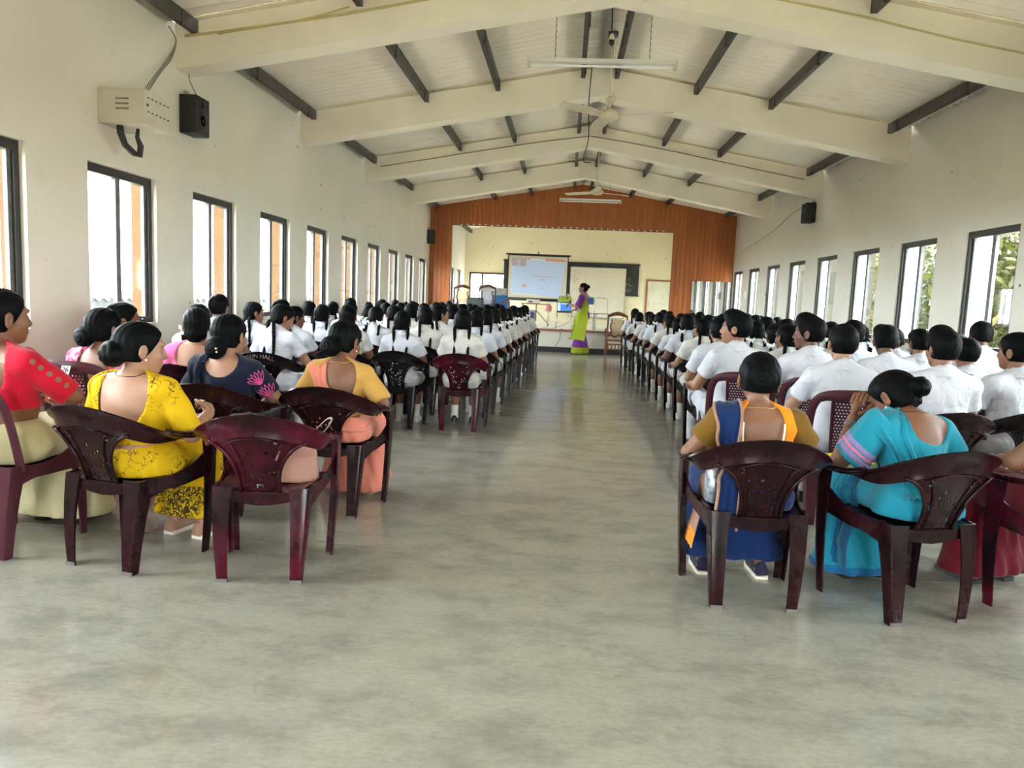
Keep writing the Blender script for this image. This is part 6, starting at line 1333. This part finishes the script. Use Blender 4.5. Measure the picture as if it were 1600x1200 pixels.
# --- cane-backed carved chairs
mat('cane', (0.62, 0.52, 0.33), 0.8, bump=0.3, bscale=160); mat('grey_cane', (0.36, 0.36, 0.38), 0.8)
def cane_chair(loc, rz, wood, canem, h, lab, slats=True):
    o = empty('cane_chair', loc, rz); tag(o, lab, 'chair'); w = M[wood]
    for x in (-0.24, 0.24):
        MB().tube([(x, -0.22, 0), (x, -0.22, 0.40), (x*0.98, -0.27, h-0.10), (x*0.96, -0.285, h-0.02)], [0.024, 0.026, 0.022, 0.02], 8).obj('leg', w, o, smooth=True); MB().tube([(x, 0.22, 0), (x, 0.22, 0.12), (x, 0.22, 0.25), (x, 0.22, 0.62)], [0.020, 0.030, 0.020, 0.026], 8).obj('leg', w, o, smooth=True)
        MB().tube([(x, -0.24, 0.64), (x*1.06, 0.0, 0.66), (x*1.05, 0.24, 0.63), (x*1.05, 0.27, 0.60)], [0.020, 0.026, 0.028, 0.02], 8).obj('armrest', w, o, smooth=True)
        MB().tube([(x*0.66, -0.255, 0.50), (x*0.56, -0.262, 0.60), (x*0.72, -0.268, 0.72), (x*0.56, -0.275, 0.84), (x*0.66, -0.28, h-0.14)], [0.022, 0.014, 0.024, 0.014, 0.02], 8).obj('carved_stile', w, o, smooth=True)
    P = [(-0.24+0.48*t, -0.285, h-0.06+0.075*math.sin(math.pi*t)) for t in np.linspace(0, 1, 13)]; MB().tube(P, [0.030+0.022*math.sin(math.pi*t) for t in np.linspace(0, 1, 13)], 8).obj('crest_rail', w, o, smooth=True)
    MB().tube([(-0.22+0.44*t, -0.255, 0.48-0.02*math.sin(2*math.pi*t*2)) for t in np.linspace(0, 1, 13)], 0.026, 8).obj('lower_rail', w, o, smooth=True)
    cp = []; 
    for t in np.linspace(0, 1, 24, endpoint=False): a = 2*math.pi*t; cp.append((0.155*math.copysign(abs(math.cos(a))**0.6, math.cos(a)), -0.268, (h+0.42)/2+(h-0.66)/2*math.copysign(abs(math.sin(a))**0.6, math.sin(a))))
    MB().prism(cp, (0, -0.01, 0)).obj('cane_back', M[canem], o)
    me = MB().box(-0.26, 0.26, -0.24, 0.25, 0.37, 0.42).mesh('seat', w); bevel_mesh(me, 0.012, 2); so_ = link('seat', me, o); MB().box(-0.20, 0.20, -0.19, 0.20, 0.420, 0.424).obj('cane_seat', M[canem], so_)
    for z in (0.16, 0.28): MB().box(-0.24, 0.24, 0.21, 0.235, z, z+0.03).obj('stretcher', w, o)
    for k in range(5): MB().box(-0.18+0.085*k, -0.15+0.085*k, 0.212, 0.232, 0.19, 0.28).obj('spindle', w, o)
    return o
cane_chair((1.28, 18.55, 0), math.pi-0.12, 'carved_wood', 'cane', 1.02, 'carved wooden armchair with a cane back standing before the stage'); cane_chair((-3.02, 21.8, 0.57), math.pi+0.1, 'dark_carved_wood', 'cane', 1.02, 'dark carved armchair with a pale cane back beside the stage windows'); cane_chair((-2.32, 21.9, 0.57), math.pi, 'dark_carved_wood', 'grey_cane', 1.06, 'dark carved armchair with a grey back before the blue cabinet')
sp = empty('floor_speaker', (-2.55, 21.25, 0.57)); tag(sp, 'black floor speaker box between the two carved armchairs', 'speaker'); me = MB().box(-0.21, 0.21, -0.18, 0.18, 0, 0.72).mesh('cabinet', M['black']); bevel_mesh(me, 0.012, 2); link('cabinet', me, sp); MB().box(-0.18, 0.18, -0.186, -0.178, 0.05, 0.67).obj('grille', M['dark_grey'], sp)
mat('blue_paint', (0.02, 0.17, 0.45), 0.5); mat('grey_sheet', (0.42, 0.43, 0.40), 0.5)
bc = empty('blue_cabinet', (-2.16, 22.9, 0.57)); tag(bc, 'bright blue cabinet under a grey plastic sheet on the stage', 'cabinet'); MB().box(-0.42, 0.42, -0.22, 0.22, 0, 0.98).obj('body', M['blue_paint'], bc)
for s in (-1, 1): MB().box(s*0.21-0.19, s*0.21+0.19, -0.232, -0.221, 0.05, 0.93).obj('door', M['blue_paint'], bc)
dr_ = MB().grid(lambda u, v: (-0.46+0.92*u, -0.26+0.52*v, 0.99+0.10*(1-u)*(0.4+0.6*math.sin(math.pi*v))+0.03*math.sin(9*u+4*v)), 14, 10); link('plastic_sheet', finish(solid(dr_, 0.004), 'plastic_sheet', M['grey_sheet'], 70), bc); dr_ = MB().grid(lambda u, v: (-0.46+0.92*u, -0.262-0.01*math.sin(14*u), 0.99+0.10*(1-u)*0.4+0.03*math.sin(9*u)-(0.12+0.10*u)*v), 14, 4); link('plastic_sheet_fall', finish(solid(dr_, 0.004), 'plastic_sheet_fall', M['grey_sheet'], 70), bc)
st_ = empty('wooden_stool', (-1.72, 21.6, 0.57)); tag(st_, 'small turned wooden stand beside the blue cabinet', 'stand'); MB().box(-0.12, 0.12, -0.10, 0.10, 0.62, 0.65).obj('top', M['carved_wood'], st_)
for x in (-0.10, 0.10):
    for y in (-0.08, 0.08): MB().tube([(x, y, 0), (x, y, 0.2), (x, y, 0.4), (x, y, 0.62)], [0.014, 0.022, 0.014, 0.02], 8).obj('leg', M['carved_wood'], st_, smooth=True)
hb = empty('handbag', (0.703, 3.40, 0.416), 0.0); tag(hb, 'small silver and blue patterned bag tucked beside the woman in orange', 'bag'); mat('silver_cloth', (0.45, 0.50, 0.58), 0.3, 0.4, var=0.6, vscale=40)
MB().lathe([(0.02, 0.0), (0.055, 0.01), (0.06, 0.10), (0.045, 0.17), (0.02, 0.19)], 12, mx=Matrix.Diagonal((0.5, 1.2, 1, 1))).obj('pouch', M['silver_cloth'], hb, smooth=True); MB().tube([(-0.03, 0, 0.17), (-0.02, 0, 0.23), (0.02, 0, 0.23), (0.03, 0, 0.17)], 0.006, 6).obj('handle', M['royal_cloth'], hb, smooth=True)
# --- papers and books by the woman in turquoise
mat('yellow_paper', (0.85, 0.62, 0.03), 0.7); mat('paper', (0.75, 0.75, 0.72), 0.8)
bk_ = empty('notebook', (1.40, 3.75, 0.566), 0.3); tag(bk_, 'notebook with a yellow cover on the lap of the woman in turquoise', 'book'); MB().box(-0.10, 0.10, -0.13, 0.13, 0, 0.012).obj('pages', M['paper'], bk_); MB().box(-0.102, 0.102, -0.132, 0.132, 0.012, 0.016).obj('cover', M['yellow_paper'], bk_)
# ================================================================== trees outside the right-hand windows
def m_leaf(name, a, b):
    t = NT(name); t.set(Base__Color=t.mix(t.ramp(t.noise(t.coord('Object'), 2.2, 3), [(0.35, 0.0), (0.65, 1.0)]), a, b), Roughness=0.6)
    tl = t.n('ShaderNodeBsdfTranslucent'); tl.inputs[0].default_value = tuple(x*0.9 for x in b)+(1,); mx = t.n('ShaderNodeMixShader'); mx.inputs[0].default_value = 0.4
    t.l(t.b.outputs[0], mx.inputs[1]); t.l(tl.outputs[0], mx.inputs[2]); t.l(mx.outputs[0], t.out.inputs[0]); M[name] = t.m
m_leaf('leaf_lime', (0.016, 0.022, 0.0010), (0.042, 0.046, 0.0018)); m_leaf('leaf_yellow', (0.034, 0.032, 0.0012), (0.062, 0.050, 0.0020)); m_leaf('leaf_green', (0.007, 0.015, 0.0015), (0.018, 0.028, 0.0028))
mat('bark', (0.020, 0.011, 0.006), 0.9, bump=0.5, bscale=20)
def tree(x, y, h, r, lm, seed, lab, nleaf=2600):
    rg = np.random.default_rng(seed); o = empty('tree', (x, y, -0.25)); tag(o, lab, 'tree', 'trees outside the right windows')
    MB().tube([(0, 0, 0), (0.05, 0.03, h*0.3), (-0.04, 0.05, h*0.6), (0.02, 0, h*0.9)], [0.13, 0.10, 0.07, 0.03], 8).obj('trunk', M['bark'], o, smooth=True)
    for k in range(6): a = k*1.05+seed; MB().tube([(0, 0, h*(0.25+0.08*k)), (0.5*r*math.cos(a), 0.5*r*math.sin(a), h*(0.35+0.09*k)), (0.9*r*math.cos(a), 0.9*r*math.sin(a), h*(0.40+0.09*k))], [0.05, 0.03, 0.012], 6).obj('branch', M['bark'], o, smooth=True)
    cl = rg.normal(size=(26, 3)); cl /= np.linalg.norm(cl, axis=1, keepdims=True); cl = cl*V3(r, r, h*0.42)*rg.uniform(0.35, 0.95, (26, 1))+V3(0, 0, h*0.56)
    c = cl[rg.integers(0, 26, nleaf)]+rg.normal(size=(nleaf, 3))*0.30*r*0.6; a = rg.normal(size=(nleaf, 3)); a /= np.linalg.norm(a, axis=1, keepdims=True); b = np.cross(a, rg.normal(size=(nleaf, 3))); b /= np.linalg.norm(b, axis=1, keepdims=True); nn = np.cross(a, b); s = rg.uniform(0.06, 0.13, (nleaf, 1))
    c[:, 2] = np.maximum(c[:, 2], 0.15)
    v = np.stack([c-a*s*1.3, c+b*s*0.55-nn*s*0.15, c+a*s*1.3, c-b*s*0.55-nn*s*0.15], 1).reshape(-1, 3); f = [(4*i, 4*i+1, 4*i+2, 4*i+3) for i in range(nleaf)]
    me = bpy.data.meshes.new('foliage'); me.from_pydata(v.tolist(), [], f); me.materials.append(M[lm]); fo = link('foliage', me, o); fo['kind'] = 'stuff'
LAB = {'leaf_lime': 'bushy lime green tree outside the right windows', 'leaf_yellow': 'yellow-leaved bushy tree outside the right windows', 'leaf_green': 'darker green bushy tree outside the right windows'}
for k in range(10):
    lm = ('leaf_lime', 'leaf_yellow', 'leaf_lime', 'leaf_green')[k % 4]; tree(8.6+0.35*math.sin(k*2.3)+k*0.55, 9.5+3.6*k, 3.9+0.5*math.sin(k*1.7), 1.6, lm, 30+k, LAB[lm].replace(' outside the right windows', ', %s in the row outside the right windows from the doorway end' % ORD[k]))
